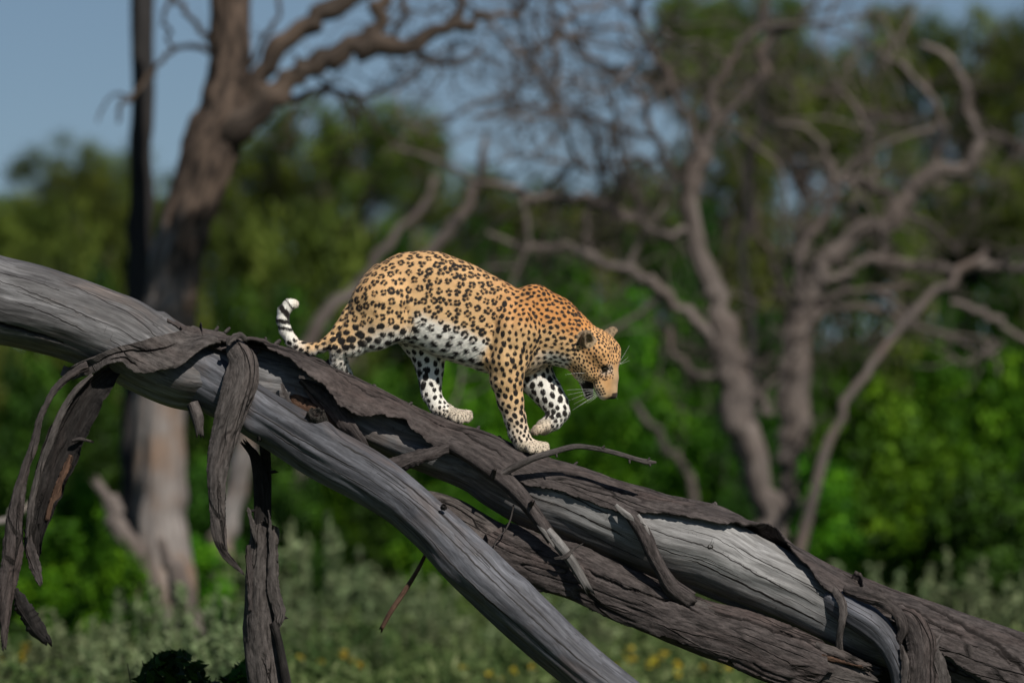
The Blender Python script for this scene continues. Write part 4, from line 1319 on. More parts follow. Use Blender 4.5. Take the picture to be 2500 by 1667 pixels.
    hi3 = np.interp(px, [2180, 2300, 2420, 2950], [-0.3, -0.1, -0.55, -0.8])
    shell('bark', trunk, i_at(2230), trunk.n - 1, lo3, hi3, M_BARKG, root, nv=50, thick=0.012, seed=41, gap=0.004, rag_hi=0.016, taper=0.06)

    # folded bark sheet draped over the fork on the left
    top = [(240, 893), (300, 862), (340, 836), (420, 812), (480, 800), (560, 812)]
    hiS = trunk.edge([(200, 905), (240, 880), (300, 850), (350, 820), (430, 800), (475, 790), (600, 800)])
    loS = trunk.edge([(200, 912), (240, 905), (300, 890), (330, 888), (360, 905), (390, 906), (440, 900), (480, 880), (530, 858), (560, 850)])
    shell('bark_sheet', trunk, i_at(196), i_at(555), loS, np.maximum(hiS, loS + 0.08), M_BARKG, root, nv=70, thick=0.012, seed=51, gap=0.020,
          lift=lambda s, v, p: 0.030 * sstep(0.5, 0, v) * sstep(560, 500, p) + 0.022 * sstep(420, 480, p) * sstep(555, 510, p) * sstep(1, 0.2, v), rag_lo=0.012, rag_hi=0.006, taper=0.04,
          fissures=[(s_at(260), s_at(420), 0.5, 0.55, 0.005), (s_at(300), s_at(360), 0.25, 0.2, 0.004)], label='grey bark sheet folded over the fork')
    # ridge of bark layers on top of it
    for q, (a, b, v0, v1_, th_) in enumerate(((350, 690, 1.2, 2.0, 0.010), (400, 720, 0.95, 1.35, 0.020), (430, 640, 0.72, 0.98, 0.020))):
        shell('bark_layer', trunk, i_at(a), i_at(b), v0, v1_, M_BARK, root, nv=30, thick=0.009, seed=61 + q, gap=th_ * 0.8, rag_lo=0.016, rag_hi=0.016, taper=0.06, relief=0.006)

    # ---- the blue-grey limb that forks off towards the camera
    lp = [(380, 870, 0.02, 60), (470, 905, -0.03, 72), (540, 945, -0.07, 70), (612, 990, -0.11, 62), (700, 1046, -0.15, 62), (800, 1108, -0.19, 64), (900, 1165, -0.23, 63),
          (985, 1225, -0.27, 60), (1060, 1292, -0.31, 62), (1130, 1362, -0.34, 66), (1200, 1430, -0.37, 66), (1280, 1505, -0.41, 63), (1370, 1588, -0.45, 58),
          (1450, 1655, -0.48, 57), (1560, 1740, -0.52, 58), (1700, 1840, -0.56, 60), (1900, 2010, -0.6, 62), (2110, 2210, -0.64, 66)]
    limb = Path(lp, 680)
    sl = lambda q: float(np.interp(q, limb.px, limb.s))

    def disp_l(s, th):
        d = 0.010 * noise(s * 2.0, np.sin(th) * 2, np.cos(th) * 2, 190)
        for q, t0, amp, w in ((770, 1.0, 0.026, 0.06), (645, -0.75, 0.022, 0.06), (1160, 0.9, 0.008, 0.05), (1130, -0.9, 0.02, 0.10), (1245, 1.0, 0.012, 0.04), (1200, -0.3, 0.008, 0.12)):
            d = d + amp * np.exp(-(((s - sl(q)) / w) ** 2 + ((th - t0 + math.pi) % (2 * math.pi) - math.pi) ** 2 / 0.16))
        return d

    more = []
    for k in range(22):
        a = g.uniform(560, 1350); t0 = g.uniform(-0.7, 1.1)
        more.append((sl(a), sl(a + g.uniform(120, 330)), t0, t0 + g.uniform(-0.12, 0.15), g.uniform(0.0013, 0.0024), 0.0))
    crl = more + [(sl(600), sl(760), 0.75, 0.62, 0.004, 0.012), (sl(690), sl(1080), 0.35, 0.45, 0.004, 0.013), (sl(800), sl(1130), 0.62, 0.8, 0.0065, 0.016), (sl(1000), sl(1370), 0.75, 0.55, 0.005, 0.013),
           (sl(930), sl(1260), 0.25, 0.2, 0.004, 0.010), (sl(600), sl(900), -0.1, 0.1, 0.003, 0.009), (sl(1200), sl(1500), 0.15, 0.3, 0.004, 0.010), (sl(1030), sl(1420), -0.35, -0.4, 0.004, 0.012),
           (sl(660), sl(1000), -0.45, -0.35, 0.003, 0.009)]
    tube('limb', limb, 150, M_LIMB, root, disp=disp_l, cracks=crl, seed=71, rough=0.030, lump=0.06, label='smooth blue-grey limb forking down to the bottom edge')
    # knots
    knot(root, P(772, 1016, -0.25), 0.046, M_KNOT, 5)
    knot(root, P(1083, 1236, -0.40), 0.013, M_DARK, 6)
    knot(root, P(1734, 1335, -0.172), 0.014, M_KNOT, 7)
    stick('knot_stub', [(632, 1050, -0.19, 8), (634, 1062, -0.20, 8), (633, 1072, -0.20, 6)], M_DARK, root, seed=8, n=20, end1=0.01)
    stick('broken_stub', [(470, 985, -0.13, 14), (482, 1020, -0.15, 14), (486, 1048, -0.16, 9)], M_BARKG, root, seed=9, n=24, end1=0.05)

    # ---- the bark-covered slab below the trunk
    bp = [(1010, 1225, -0.06, 34), (1100, 1262, -0.06, 46), (1200, 1330, -0.06, 58), (1300, 1370, -0.06, 62), (1400, 1400, -0.06, 64), (1500, 1445, -0.07, 62), (1600, 1487, -0.08, 60), (1700, 1525, -0.09, 62),
          (1800, 1558, -0.10, 66), (1900, 1598, -0.10, 68), (2000, 1634, -0.10, 62), (2070, 1655, -0.10, 52), (2120, 1668, -0.10, 40)]
    slab = Path(bp, 380)
    ssb = lambda q: float(np.interp(q, slab.px, slab.s))
    tube('lower_limb', slab, 110, M_BARKG, root, seed=81, rough=0.05, lump=0.06, end1=0.05,
         disp=lambda s, th: 0.006 * fbm(s * 6, np.sin(th) * 5, np.cos(th) * 5, 83, 3),
         cracks=[(ssb(1380), ssb(1700), 0.1, 0.25, 0.006, 0.012), (ssb(1650), ssb(1960), 0.45, 0.5, 0.007, 0.015), (ssb(1250), ssb(1420), -0.2, -0.1, 0.004, 0.01), (ssb(1150), ssb(1500), 0.5, 0.55, 0.004, 0.01)],
         label='bark-covered lower limb running under the trunk')
    shell('bark', slab, 60, slab.n - 30, np.interp(slab.px, [1100, 1300, 1380, 1480, 1560, 1800, 2100], [-0.7, -0.95, -0.6, -0.9, -0.75, -0.9, -0.9]), 1.3, M_BARK, root, nv=80, thick=0.012,
          seed=91, rag_lo=0.018, rag_hi=0.012, relief=0.006, taper=0.06, lift=lambda s, v, p: 0.014 * sstep(0.3, 0, v) + 0.003,
          fissures=[(ssb(1400), ssb(1720), 0.55, 0.6, 0.006), (ssb(1660), ssb(1950), 0.7, 0.75, 0.008)])
    # twisted bark strand on top of the lower limb
    ribbon('bark_strand', [(1560, 1425, -0.15, 6), (1640, 1455, -0.17, 13), (1740, 1490, -0.18, 17), (1850, 1540, -0.19, 18), (1950, 1570, -0.19, 20), (2030, 1590, -0.19, 18), (2110, 1622, -0.18, 10)],
           M_BARKG, root, curl=0.9, seed=95, twist=-0.5, thick=0.010)
    ribbon('bark_strand', [(1880, 1560, -0.20, 5), (1960, 1592, -0.205, 9), (2040, 1612, -0.205, 8), (2100, 1628, -0.20, 4)], M_INNER, root, curl=0.9, seed=97, twist=0.3)

    # ---- curled flap and dark inner plates of the cave under the bark
    ribbon('bark_flap', [(905, 1140, -0.17, 14), (960, 1138, -0.185, 25), (1010, 1122, -0.195, 25), (1060, 1106, -0.19, 18), (1112, 1088, -0.15, 7)], M_BARK, root, curl=1.1, seed=101, twist=0.25, thick=0.007, n=80)
    ribbon('inner_plate', [(640, 905, -0.10, 16), (700, 950, -0.12, 26), (755, 990, -0.13, 26), (800, 1020, -0.13, 20)], M_INNER, root, curl=0.7, seed=103, n=60, rag=0.014)
    ribbon('inner_plate', [(735, 925, -0.135, 10), (790, 975, -0.15, 24), (840, 1030, -0.16, 25), (880, 1080, -0.165, 16)], M_BARK, root, curl=0.7, seed=105, n=60, rag=0.012, twist=0.3)
    ribbon('splinter', [(730, 920, -0.19, 4), (770, 925, -0.20, 6), (800, 938, -0.19, 5)], M_BARKG, root, curl=0.5, seed=107, n=30, rag=0.003)
    ribbon('splinter', [(688, 935, -0.16, 3), (695, 958, -0.165, 5), (705, 978, -0.165, 4)], M_BARKG, root, curl=0.5, seed=108, n=24, rag=0.003)

    # ---- broken side branch lying on the trunk, and the twig
    stick('side_branch', [(1098, 1086, -0.13, 15), (1130, 1100, -0.16, 18), (1180, 1132, -0.175, 20), (1225, 1166, -0.19, 20), (1270, 1210, -0.20, 19), (1310, 1260, -0.205, 16), (1345, 1310, -0.21, 14)],
          M_BARK, root, seed=111, n=130, nseg=28, end1=0.03, lump=0.16)
    stick('side_branch', [(1335, 1295, -0.215, 12), (1365, 1330, -0.22, 13), (1395, 1370, -0.225, 12), (1428, 1425, -0.23, 10)], M_PALE, root, seed=113, n=70, nseg=24, end1=0.05, lump=0.2,
          label='splintered pale end of the broken side branch')
    ribbon('splinter', [(1296, 1255, -0.20, 4), (1322, 1290, -0.235, 5), (1350, 1330, -0.24, 3)], M_PALE, root, seed=114, n=30, rag=0.002)
    ribbon('splinter', [(1352, 1364, -0.23, 3), (1380, 1358, -0.25, 6), (1400, 1340, -0.25, 4), (1420, 1328, -0.25, 2)], M_BARKG, root, seed=115, n=30, rag=0.003)
    for q, (a, b) in enumerate((((1290, 1236), (1298, 1228)), ((1203, 1164), (1206, 1150)))):
        stick('knot_stub', [(a[0], a[1], -0.215, 7), (b[0], b[1], -0.245, 6), (b[0] + 2, b[1] - 3, -0.26, 4)], M_BARK, root, seed=117 + q, n=14)
    stick('twig', [(1218, 1162, -0.205, 9), (1250, 1143, -0.215, 8.5), (1300, 1119, -0.22, 8), (1350, 1104, -0.22, 7.5), (1385, 1094, -0.22, 7), (1415, 1090, -0.22, 6.8), (1460, 1096, -0.22, 6.3),
                   (1510, 1108, -0.22, 6), (1555, 1122, -0.22, 6), (1580, 1128, -0.22, 7), (1600, 1129, -0.22, 3)], M_BARKG, root, seed=121, n=150, nseg=18, lump=0.15, rough=0.08, end1=0.005,
          label='bare twig pointing right below the leopard')
    for q, (x_, y_, x2, y2) in enumerate(((1358, 1108, 1360, 1116), (1537, 1122, 1537, 1131), (1581, 1124, 1586, 1117), (1586, 1132, 1588, 1138), (1470, 1093, 1476, 1088))):
        stick('bud', [(x_, y_, -0.225, 3.2), (x2, y2, -0.227, 2.2)], M_BARKG, root, seed=125 + q, n=8, nseg=8, end1=0)
    stick('side_branch', [(1512, 1236, -0.15, 7), (1545, 1262, -0.19, 15), (1575, 1310, -0.205, 16), (1592, 1350, -0.21, 15), (1615, 1395, -0.20, 15), (1640, 1435, -0.18, 20), (1680, 1465, -0.16, 22)],
          M_BARK, root, seed=131, n=120, nseg=26, lump=0.16)
    ribbon('splinter', [(1502, 1232, -0.20, 5), (1530, 1256, -0.215, 8), (1560, 1276, -0.22, 6)], M_PALE, root, seed=133, n=30, rag=0.003)
    ribbon('splinter', [(1556, 1256, -0.215, 5), (1572, 1284, -0.225, 9), (1585, 1310, -0.225, 4)], M_PALE, root, seed=134, n=30, rag=0.003)
    # thin dangling twigs
    stick('twig', [(1254, 1232, -0.20, 2.2), (1246, 1268, -0.21, 2), (1232, 1296, -0.21, 2), (1212, 1318, -0.205, 1.8), (1204, 1346, -0.20, 1.2)], M_BARKG, root, seed=141, n=50, nseg=8)
    stick('twig', [(1042, 1348, -0.24, 4), (1018, 1395, -0.25, 5), (985, 1448, -0.25, 6), (955, 1492, -0.25, 6), (933, 1532, -0.25, 5)], M_INNER, root, seed=143, n=60, nseg=12, lump=0.2, rough=0.15)
    for q, (x_, y_, r_) in enumerate(((531, 799, 5), (556, 802, 5), (918, 941, 5), (1001, 984, 5), (1168, 1042, 5), (1223, 1067, 5), (1403, 1130, 4), (1745, 1229, 8), (650, 826, 4), (678, 832, 6), (805, 882, 6))):
        stick('bark_chip', [(x_ - 6, y_ + 10, -0.02, r_), (x_ + 3 * math.sin(q * 2.3), y_ + 1, -0.02, r_ * 0.85), (x_ + 7 * math.sin(q * 2.3), y_ - 2, -0.02, r_ * 0.55)], M_BARKG, root, seed=151 + q, n=10, nseg=10, end1=0.003)

    # ---- the smooth crooked branch and torn bark at the lower right
    cb = Path([(1985, 1440, -0.02, 26), (2030, 1465, -0.10, 34), (2075, 1492, -0.155, 38), (2120, 1520, -0.18, 39), (2158, 1556, -0.19, 34), (2182, 1598, -0.195, 28), (2200, 1650, -0.20, 26), (2212, 1740, -0.20, 28), (2230, 1900, -0.18, 34)], 200)
    scb = lambda f: f * cb.len
    tube('crooked_branch', cb, 72, M_LIMB, root, seed=161, rough=0.06, lump=0.08,
         cracks=[(scb(a), scb(a + b), t0, t0 + 0.15, 0.0025, 0.0) for a, b, t0 in ((0.1, 0.3, 0.5), (0.15, 0.35, 0.15), (0.3, 0.4, 0.8), (0.12, 0.3, -0.3), (0.35, 0.4, 0.35), (0.4, 0.45, -0.1), (0.2, 0.25, 1.0))],
         label='smooth bent branch stub under the torn bark')
    # bark torn open round it: rim on the left, arching lip above, folds on the right
    ribbon('bark_flap', [(2015, 1418, -0.12, 6), (2042, 1446, -0.185, 12), (2058, 1480, -0.215, 13), (2056, 1520, -0.215, 11), (2050, 1560, -0.19, 10), (2052, 1610, -0.16, 10)], M_BARKG, root, curl=0.8, seed=167, n=90, thick=0.007, rag=0.004)
    ribbon('bark_flap', [(2060, 1438, -0.17, 12), (2110, 1452, -0.225, 20), (2155, 1468, -0.25, 20), (2190, 1492, -0.255, 17), (2205, 1530, -0.245, 14), (2196, 1560, -0.23, 8)], M_BARK, root, curl=0.9, seed=169, n=90, nv=26, thick=0.007, rag=0.006)
    ribbon('bark_flap', [(2185, 1490, -0.20, 10), (2225, 1510, -0.235, 26), (2248, 1560, -0.25, 38), (2252, 1620, -0.255, 42), (2246, 1680, -0.255, 45), (2240, 1780, -0.25, 48)], M_BARK, root, curl=0.9, seed=163, n=130, nv=36, thick=0.007)
    ribbon('bark_flap', [(2300, 1548, -0.19, 5), (2282, 1580, -0.225, 15), (2288, 1620, -0.235, 22), (2310, 1720, -0.235, 26)], M_BARKG, root, curl=0.8, seed=165, n=70, thick=0.007)
    ribbon('bark_flap', [(2200, 1575, -0.245, 5), (2212, 1620, -0.26, 12), (2208, 1680, -0.26, 12), (2205, 1760, -0.26, 10)], M_BARKG, root, curl=0.8, seed=166, n=70, thick=0.007)
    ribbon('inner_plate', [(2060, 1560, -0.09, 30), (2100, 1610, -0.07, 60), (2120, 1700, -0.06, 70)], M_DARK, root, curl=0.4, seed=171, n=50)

    # ---- hanging strips on the left
    ribbon('bark_strip', [(215, 893, -0.17, 14), (185, 905, -0.175, 13), (140, 945, -0.18, 11), (108, 1000, -0.18, 10), (85, 1075, -0.18, 12), (60, 1150, -0.18, 14), (40, 1230, -0.18, 20), (34, 1310, -0.18, 28), (26, 1400, -0.18, 30),
                          (14, 1480, -0.18, 17), (10, 1575, -0.18, 5)], M_BARK, root, curl=1.0, seed=201, n=230, nv=30, thick=0.012, twist=0.3, rag=0.008, label='long narrow bark strip hanging at the left edge')
    ribbon('bark_strip', [(310, 885, -0.05, 8), (262, 918, -0.11, 30), (222, 960, -0.12, 46), (186, 1025, -0.12, 56), (155, 1095, -0.12, 58), (124, 1175, -0.12, 50), (100, 1250, -0.12, 38), (90, 1310, -0.12, 18), (92, 1345, -0.12, 5)],
           M_DARK, root, curl=-1.2, seed=203, n=170, nv=34, thick=0.012, label='broad shade-blackened inner side of a hanging bark strip')  # strip coloured near-black in place of its shade
    ribbon('bark_strip', [(226, 914, -0.16, 6), (190, 948, -0.18, 8), (155, 1000, -0.185, 9), (120, 1080, -0.19, 9), (95, 1150, -0.19, 9), (76, 1230, -0.19, 10), (68, 1300, -0.185, 7)], M_BARKG, root, curl=0.8, seed=205, n=150, thick=0.007, rag=0.004)
    ribbon('bark_strip', [(172, 1110, -0.14, 5), (158, 1150, -0.145, 10), (140, 1200, -0.145, 10), (118, 1260, -0.14, 6)], M_INNER, root, curl=0.5, seed=207, n=60)
    ribbon('bark_strip', [(64, 1290, -0.15, 7), (74, 1340, -0.155, 13), (86, 1385, -0.155, 14), (98, 1422, -0.155, 4)], M_BARK, root, curl=0.6, seed=209, n=60)
    ribbon('bark_strip', [(36, 1436, -0.16, 8), (48, 1470, -0.165, 20), (68, 1510, -0.165, 32), (84, 1538, -0.165, 30), (98, 1556, -0.165, 16)], M_DARK, root, curl=0.9, seed=211, n=70, rag=0.02, twist=0.6)
    stick('splinter', [(176, 1076, -0.15, 4), (196, 1072, -0.16, 6), (216, 1076, -0.16, 3)], M_BARK, root, seed=213, n=16, nseg=8)
    # the strip that hangs in front of the limb
    ribbon('bark_strip', [(560, 822, -0.17, 10), (572, 842, -0.20, 26), (590, 880, -0.235, 40), (588, 930, -0.255, 47), (572, 980, -0.27, 46), (556, 1030, -0.28, 42), (542, 1080, -0.285, 37), (530, 1140, -0.29, 31), (527, 1200, -0.29, 25),
                          (530, 1260, -0.29, 21), (536, 1310, -0.29, 18), (546, 1345, -0.285, 12), (565, 1370, -0.28, 8), (592, 1397, -0.275, 3)], M_BARKG, root, curl=0.75, seed=221, n=260, nv=40, thick=0.014, rag=0.006,
           label='pale bark strip hanging in front of the fork')
    ribbon('splinter', [(556, 842, -0.235, 5), (565, 828, -0.235, 9), (585, 818, -0.22, 9), (600, 828, -0.21, 4)], M_BARKG, root, seed=223, n=30, rag=0.008)
    return root


def knot(parent, c, r, mat, seed):
    """A broken-off branch collar: a rough rim with a hollow."""
    na, nr = 40, 12
    a = np.linspace(0, 2 * math.pi, na, endpoint=False)[None]
    q = np.linspace(0, 1, nr)[:, None]
    rad = r * (0.12 + 0.95 * q) * (1 + 0.14 * noise(np.cos(a) * 2, np.sin(a) * 2, q * 2, seed))
    hgt = r * (0.75 * np.exp(-((q - 0.62) / 0.22) ** 2) - 1.1 * q ** 3 + 0.1) + r * 0.22 * noise(np.cos(a) * 5 * q, np.sin(a) * 5 * q, seed, seed)
    nrm = np.array([0.05, -0.78, 0.62]); nrm /= np.linalg.norm(nrm)
    e1 = np.cross(nrm, (0, 0, 1.0)); e1 /= np.linalg.norm(e1)
    e2 = np.cross(nrm, e1)
    pos = np.asarray(c) + (rad * np.cos(a))[..., None] * e1 + 0.8 * (rad * np.sin(a))[..., None] * e2 + hgt[..., None] * nrm
    me = mesh_np('knot', pos.reshape(-1, 3), grid_faces(nr, na, True))
    vec_attr(me, 'grain', np.stack([hgt + 0 * rad, rad * np.cos(a), rad * np.sin(a)], -1).reshape(-1, 3) * 3)
    flt_attr(me, 'crack', (sstep(0.35, 0.0, q) * np.ones_like(a)).reshape(-1) * 0.8)
    return link('knot', me, mat, parent)


def build_broken_pole():
    root = thing('broken_pole', tuple(P(715, 2195, 0.02)), 'upright broken bark-covered pole standing under the fork of the fallen tree', 'dead branch')
    stick('stem', [(720, 2210, 0.0, 48), (690, 1950, 0.0, 43), (672, 1800, 0.0, 40), (652, 1700, 0.0, 37), (638, 1600, 0.0, 32), (634, 1500, 0.0, 29), (634, 1420, 0.0, 27), (638, 1330, 0.0, 24), (640, 1250, 0.0, 20), (636, 1170, 0.0, 18), (622, 1115, 0.0, 12), (606, 1092, 0.0, 8)],
          M_DARK, root, seed=301, n=260, nseg=40, end1=0.04, rough=0.08, lump=0.12)
    stick('stem', [(652, 1300, 0.03, 10), (652, 1200, 0.03, 12), (650, 1130, 0.03, 13), (646, 1070, 0.02, 14)], M_DARK, root, seed=303, n=80, nseg=18)
    p = Path([(652, 1700, -0.0, 38), (638, 1600, -0.0, 34), (634, 1500, -0.0, 31), (634, 1420, -0.0, 29), (638, 1330, -0.0, 25), (638, 1270, -0.0, 22)], 200)
    shell('bark', p, 0, 200, -1.5, 1.7, M_BARKG, root, nv=60, thick=0.010, seed=305, gap=0.002, rag_lo=0.012, rag_hi=0.012, relief=0.007, taper=0.06,
          lift=lambda s, v, q: 0.02 * sstep(0.75, 1, v))
    ribbon('splinter', [(604, 1238, -0.06, 3), (612, 1270, -0.065, 8), (622, 1310, -0.065, 8)], M_BARKG, root, seed=307, n=40)
    ribbon('splinter', [(608, 1330, -0.06, 4), (612, 1400, -0.065, 9), (612, 1485, -0.06, 3)], M_BARK, root, seed=308, n=60)
    ribbon('bark_strip', [(655, 1245, -0.06, 5), (660, 1300, -0.065, 10), (664, 1380, -0.07, 12), (672, 1450, -0.07, 14), (685, 1490, -0.07, 14), (680, 1515, -0.07, 8)], M_BARKG, root, seed=309, n=100, curl=0.9)
    stick('side_branch', [(668, 1520, -0.05, 10), (680, 1560, -0.06, 9), (690, 1610, -0.06, 10), (702, 1680, -0.06, 12), (715, 1760, -0.04, 13), (750, 2200, 0.0, 14)], M_DARK, root, seed=311, n=80, nseg=14)
    for q, (x_, y_) in enumerate(((665, 1152), (610, 1248), (665, 1372), (692, 1508))):
        stick('knot_stub', [(x_ - 4, y_, -0.02, 5), (x_ + 4, y_ - 1, -0.03, 4)], M_DARK, root, seed=313 + q, n=8, nseg=8)
    return root




build_fallen_tree()
build_broken_pole()

# ------------------------------------------------------------------ the leopard
def build_leopard():
    # All shapes below are (photo px, photo py, depth in px); +depth is away from the camera.
    prims = []
    HS = 1.07            # head size

    def seg(tag, a, r1, b, r2, ky=1.0, k=10.0):
        m = HS if tag in ('head', 'muzzle', 'jaw') else 1.0
        prims.append((tag, np.array(a, float), float(r1) * m, np.array(b, float), float(r2) * m, ky, k))

    def chain(tag, pts, ky=1.0, k=10.0):
        for (a, ra), (b, rb) in zip(pts[:-1], pts[1:]):
            seg(tag, a, ra, b, rb, ky, k)

    # trunk of the body
    chain('torso', [((952, 742, 0), 92), ((1000, 728, 0), 107), ((1050, 731, 0), 112), ((1110, 757, 0), 114),
                    ((1175, 785, 0), 108), ((1225, 806, 0), 101), ((1278, 818, 0), 90)], ky=0.60, k=22)
    seg('torso', (1195, 835, 0), 62, (1262, 855, 0), 62, 0.62, 24)        # brisket
    seg('torso', (1040, 800, 0), 44, (1120, 835, 0), 40, 0.75, 20)        # belly
    # neck
    chain('neck', [((1296, 795, 0), 84), ((1345, 804, -2), 76), ((1392, 832, -4), 64), ((1436, 856, -4), 50)], 0.72, 20)
    # shoulder blades
    seg('torso', (1304, 734, -26), 38, (1268, 800, -46), 50, 0.7, 24)
    seg('neck', (1308, 742, 0), 44, (1352, 778, 0), 48, 0.8, 22)
    seg('torso', (1302, 738, 30), 34, (1288, 800, 44), 50, 0.7, 22)
    # hips
    seg('torso', (955, 700, -30), 52, (930, 745, -34), 62, 0.7, 24)
    seg('torso', (955, 700, 30), 52, (960, 750, 34), 62, 0.7, 24)
    # near fore leg
    chain('fore_n', [((1262, 806, -44), 60), ((1240, 880, -48), 46), ((1237, 925, -46), 38.5), ((1246, 978, -40), 30),
                     ((1257, 1020, -34), 25), ((1266, 1056, -28), 23.5), ((1279, 1080, -24), 20.5)], 0.82, 14)
    chain('fore_n', [((1276, 1081, -24), 21), ((1302, 1089, -24), 16)], 1.25, 10)
    for (tx, ty, td) in ((1294, 1096, -46), (1310, 1098, -44), (1325, 1096, -34), (1331, 1092, -17)):
        seg('fore_n', (1296 + 0.25 * (tx - 1296), 1087, -27 + 0.3 * (td + 27)), 13, (tx, ty - 3, td), 10.5, 1, 2.2)
        seg('fore_n', (tx, ty - 3, td), 10.5, (tx + 3, ty + 3, td - 3), 8.5, 1, 1.5)
    # far fore leg, lifted
    chain('fore_f', [((1282, 838, 36), 56), ((1303, 915, 38), 45), ((1336, 958, 36), 35), ((1356, 986, 32), 29.5),
                     ((1365, 1004, 28), 25)], 0.82, 14)
    chain('fore_f', [((1366, 1006, 28), 24), ((1350, 1028, 24), 21), ((1328, 1042, 22), 20)], 1.05, 10)
    for dy in (-22, -8, 8, 22):
        q = 5 if abs(dy) < 10 else 0
        seg('fore_f', (1330, 1042, 22 + dy * 0.8), 13, (1316 - q, 1048, 22 + dy), 11.5, 1, 2.5)
        seg('fore_f', (1316 - q, 1048, 22 + dy), 11.5, (1309 - q, 1053, 22 + dy), 9, 1, 2.0)
    # near hind leg
    chain('hind_n', [((940, 742, -42), 76), ((935, 778, -46), 60), ((900, 812, -44), 42), ((862, 836, -40), 31),
                     ((834, 847, -34), 25)], 0.66, 16)
    seg('hind_n', (905, 745, -38), 44, (862, 812, -38), 30, 0.62, 16)
    seg('hind_n', (970, 778, -42), 44, (925, 808, -46), 42, 0.62, 18)
    chain('hind_n', [((825, 846, -32), 22.5), ((827, 880, -18), 21), ((840, 918, 8), 20), ((853, 944, 22), 19),
                     ((880, 960, 30), 18)], 0.9, 9)
    # far hind leg
    chain('hind_f', [((1000, 765, 40), 72), ((1028, 820, 42), 52), ((1046, 866, 40), 40), ((1050, 905, 36), 30.5),
                     ((1051, 936, 30), 24.5), ((1053, 962, 26), 21), ((1070, 992, 22), 19.5), ((1092, 1006, 20), 18)], 0.8, 14)
    chain('hind_f', [((1086, 1006, 20), 19), ((1114, 1016, 18), 17)], 1.25, 10)
    for (tx, ty, td) in ((1108, 1021, -6), (1123, 1023, -8), (1137, 1021, 1), (1143, 1016, 17)):
        seg('hind_f', (1106 + 0.25 * (tx - 1106), 1011, 14 + 0.3 * (td - 14)), 14, (tx, ty - 4, td), 11.5, 1, 2.2)
        seg('hind_f', (tx, ty - 4, td), 11.5, (tx + 3, ty + 2, td - 3), 9.0, 1, 1.5)
    # tail
    tail = [((925, 664, 0), 20), ((905, 683, -2), 17), ((878, 722, -10), 15.5), ((850, 768, -18), 14.5), ((828, 804, -22), 14), ((808, 829, -22), 14),
            ((788, 845, -20), 14), ((762, 853, -16), 14), ((736, 849, -10), 14), ((712, 833, -4), 14.5),
            ((697, 808, 0), 14.5), ((690, 782, 2), 14.5), ((693, 760, 2), 14.5), ((705, 745, 2), 13.5), ((719, 742, 2), 11)]
    chain('tail', tail, 1.0, 7)
    # head in its own axes: f to the nose, u to the crown, s to the far side
    C = np.array([1451.0, 860.0, -4.0])
    f = np.array([0.33, 0.93, -0.12]); f /= np.linalg.norm(f)
    s = np.array([0.50, -0.12, 0.86]); s -= f * s.dot(f); s /= np.linalg.norm(s)
    u = np.cross(f, s)
    if u[0] < 0:
        u = -u

    def H(a, b, c):
        return C + (f * a + u * b + s * c) * HS

    seg('head', H(-6, 4, -6), 46, H(-6, 4, 6), 46, 1, 16)
    for q in (-1, 1):
        seg('head', H(26, 24, 17 * q), 24, H(10, 26, 22 * q), 26, 1, 14)        # brow
        seg('head', H(22, -12, 28 * q), 26, H(44, -8, 24 * q), 22, 1, 16)       # cheek bone
        seg('head', H(0, -30, 22 * q), 32, H(30, -36, 19 * q), 24, 1, 16)       # jaw muscle
        seg('muzzle', H(80, -4, 13 * q), 18, H(97, -8, 10 * q), 14.5, 1, 6)      # whisker pads
    seg('head', H(40, 20, 0), 25, H(66, 18, 0), 19, 1.0, 14)                    # bridge of the nose
    seg('muzzle', H(60, 4, 0), 27, H(88, 2, 0), 20, 1.0, 14)
    seg('muzzle', H(64, 17, 0), 16, H(107, 9, 0), 10.0, 1.05, 7)
    seg('jaw', H(20, -34, 0), 26, H(52, -44, 0), 17, 1.0, 14)
    seg('jaw', H(52, -44, 0), 16, H(84, -52, 0), 11, 1.15, 8)
    carve = [(H(92, -33, -14), 8, H(66, -29, -20), 5), (H(92, -33, 0), 8, H(70, -29, 0), 6), (H(92, -33, 14), 8, H(66, -29, 20), 5)]
    eye_c = {q: H(47, 25, 22.5 * q) for q in (-1, 1)}
    sockets = [(H(49, 28, 30 * q), 8, H(57, 24, 30 * q), 6) for q in (-1, 1)]

    h = 2.0
    lo = np.array([664.0, 596.0, -110.0])
    hi = np.array([1530.0, 1124.0, 116.0])
    nx, nz, ny = [int(math.ceil((hi[i] - lo[i]) / h)) + 1 for i in range(3)]
    gx = (lo[0] + h * np.arange(nx)).astype(np.float32)
    gz = (lo[1] + h * np.arange(nz)).astype(np.float32)
    gy = (lo[2] + h * np.arange(ny)).astype(np.float32)
    F = np.full((nx, nz, ny), 60.0, np.float32)

    def window(a, ra, b, rb, m):
        mn = np.minimum(a - ra, b - rb) - m
        mx = np.maximum(a + ra, b + rb) + m
        sl = []
        for i, n in enumerate((nx, nz, ny)):
            i0 = int(max(0, math.floor((mn[i] - lo[i]) / h)))
            i1 = int(min(n, math.ceil((mx[i] - lo[i]) / h) + 1))
            sl.append(slice(i0, i1))
        return tuple(sl)

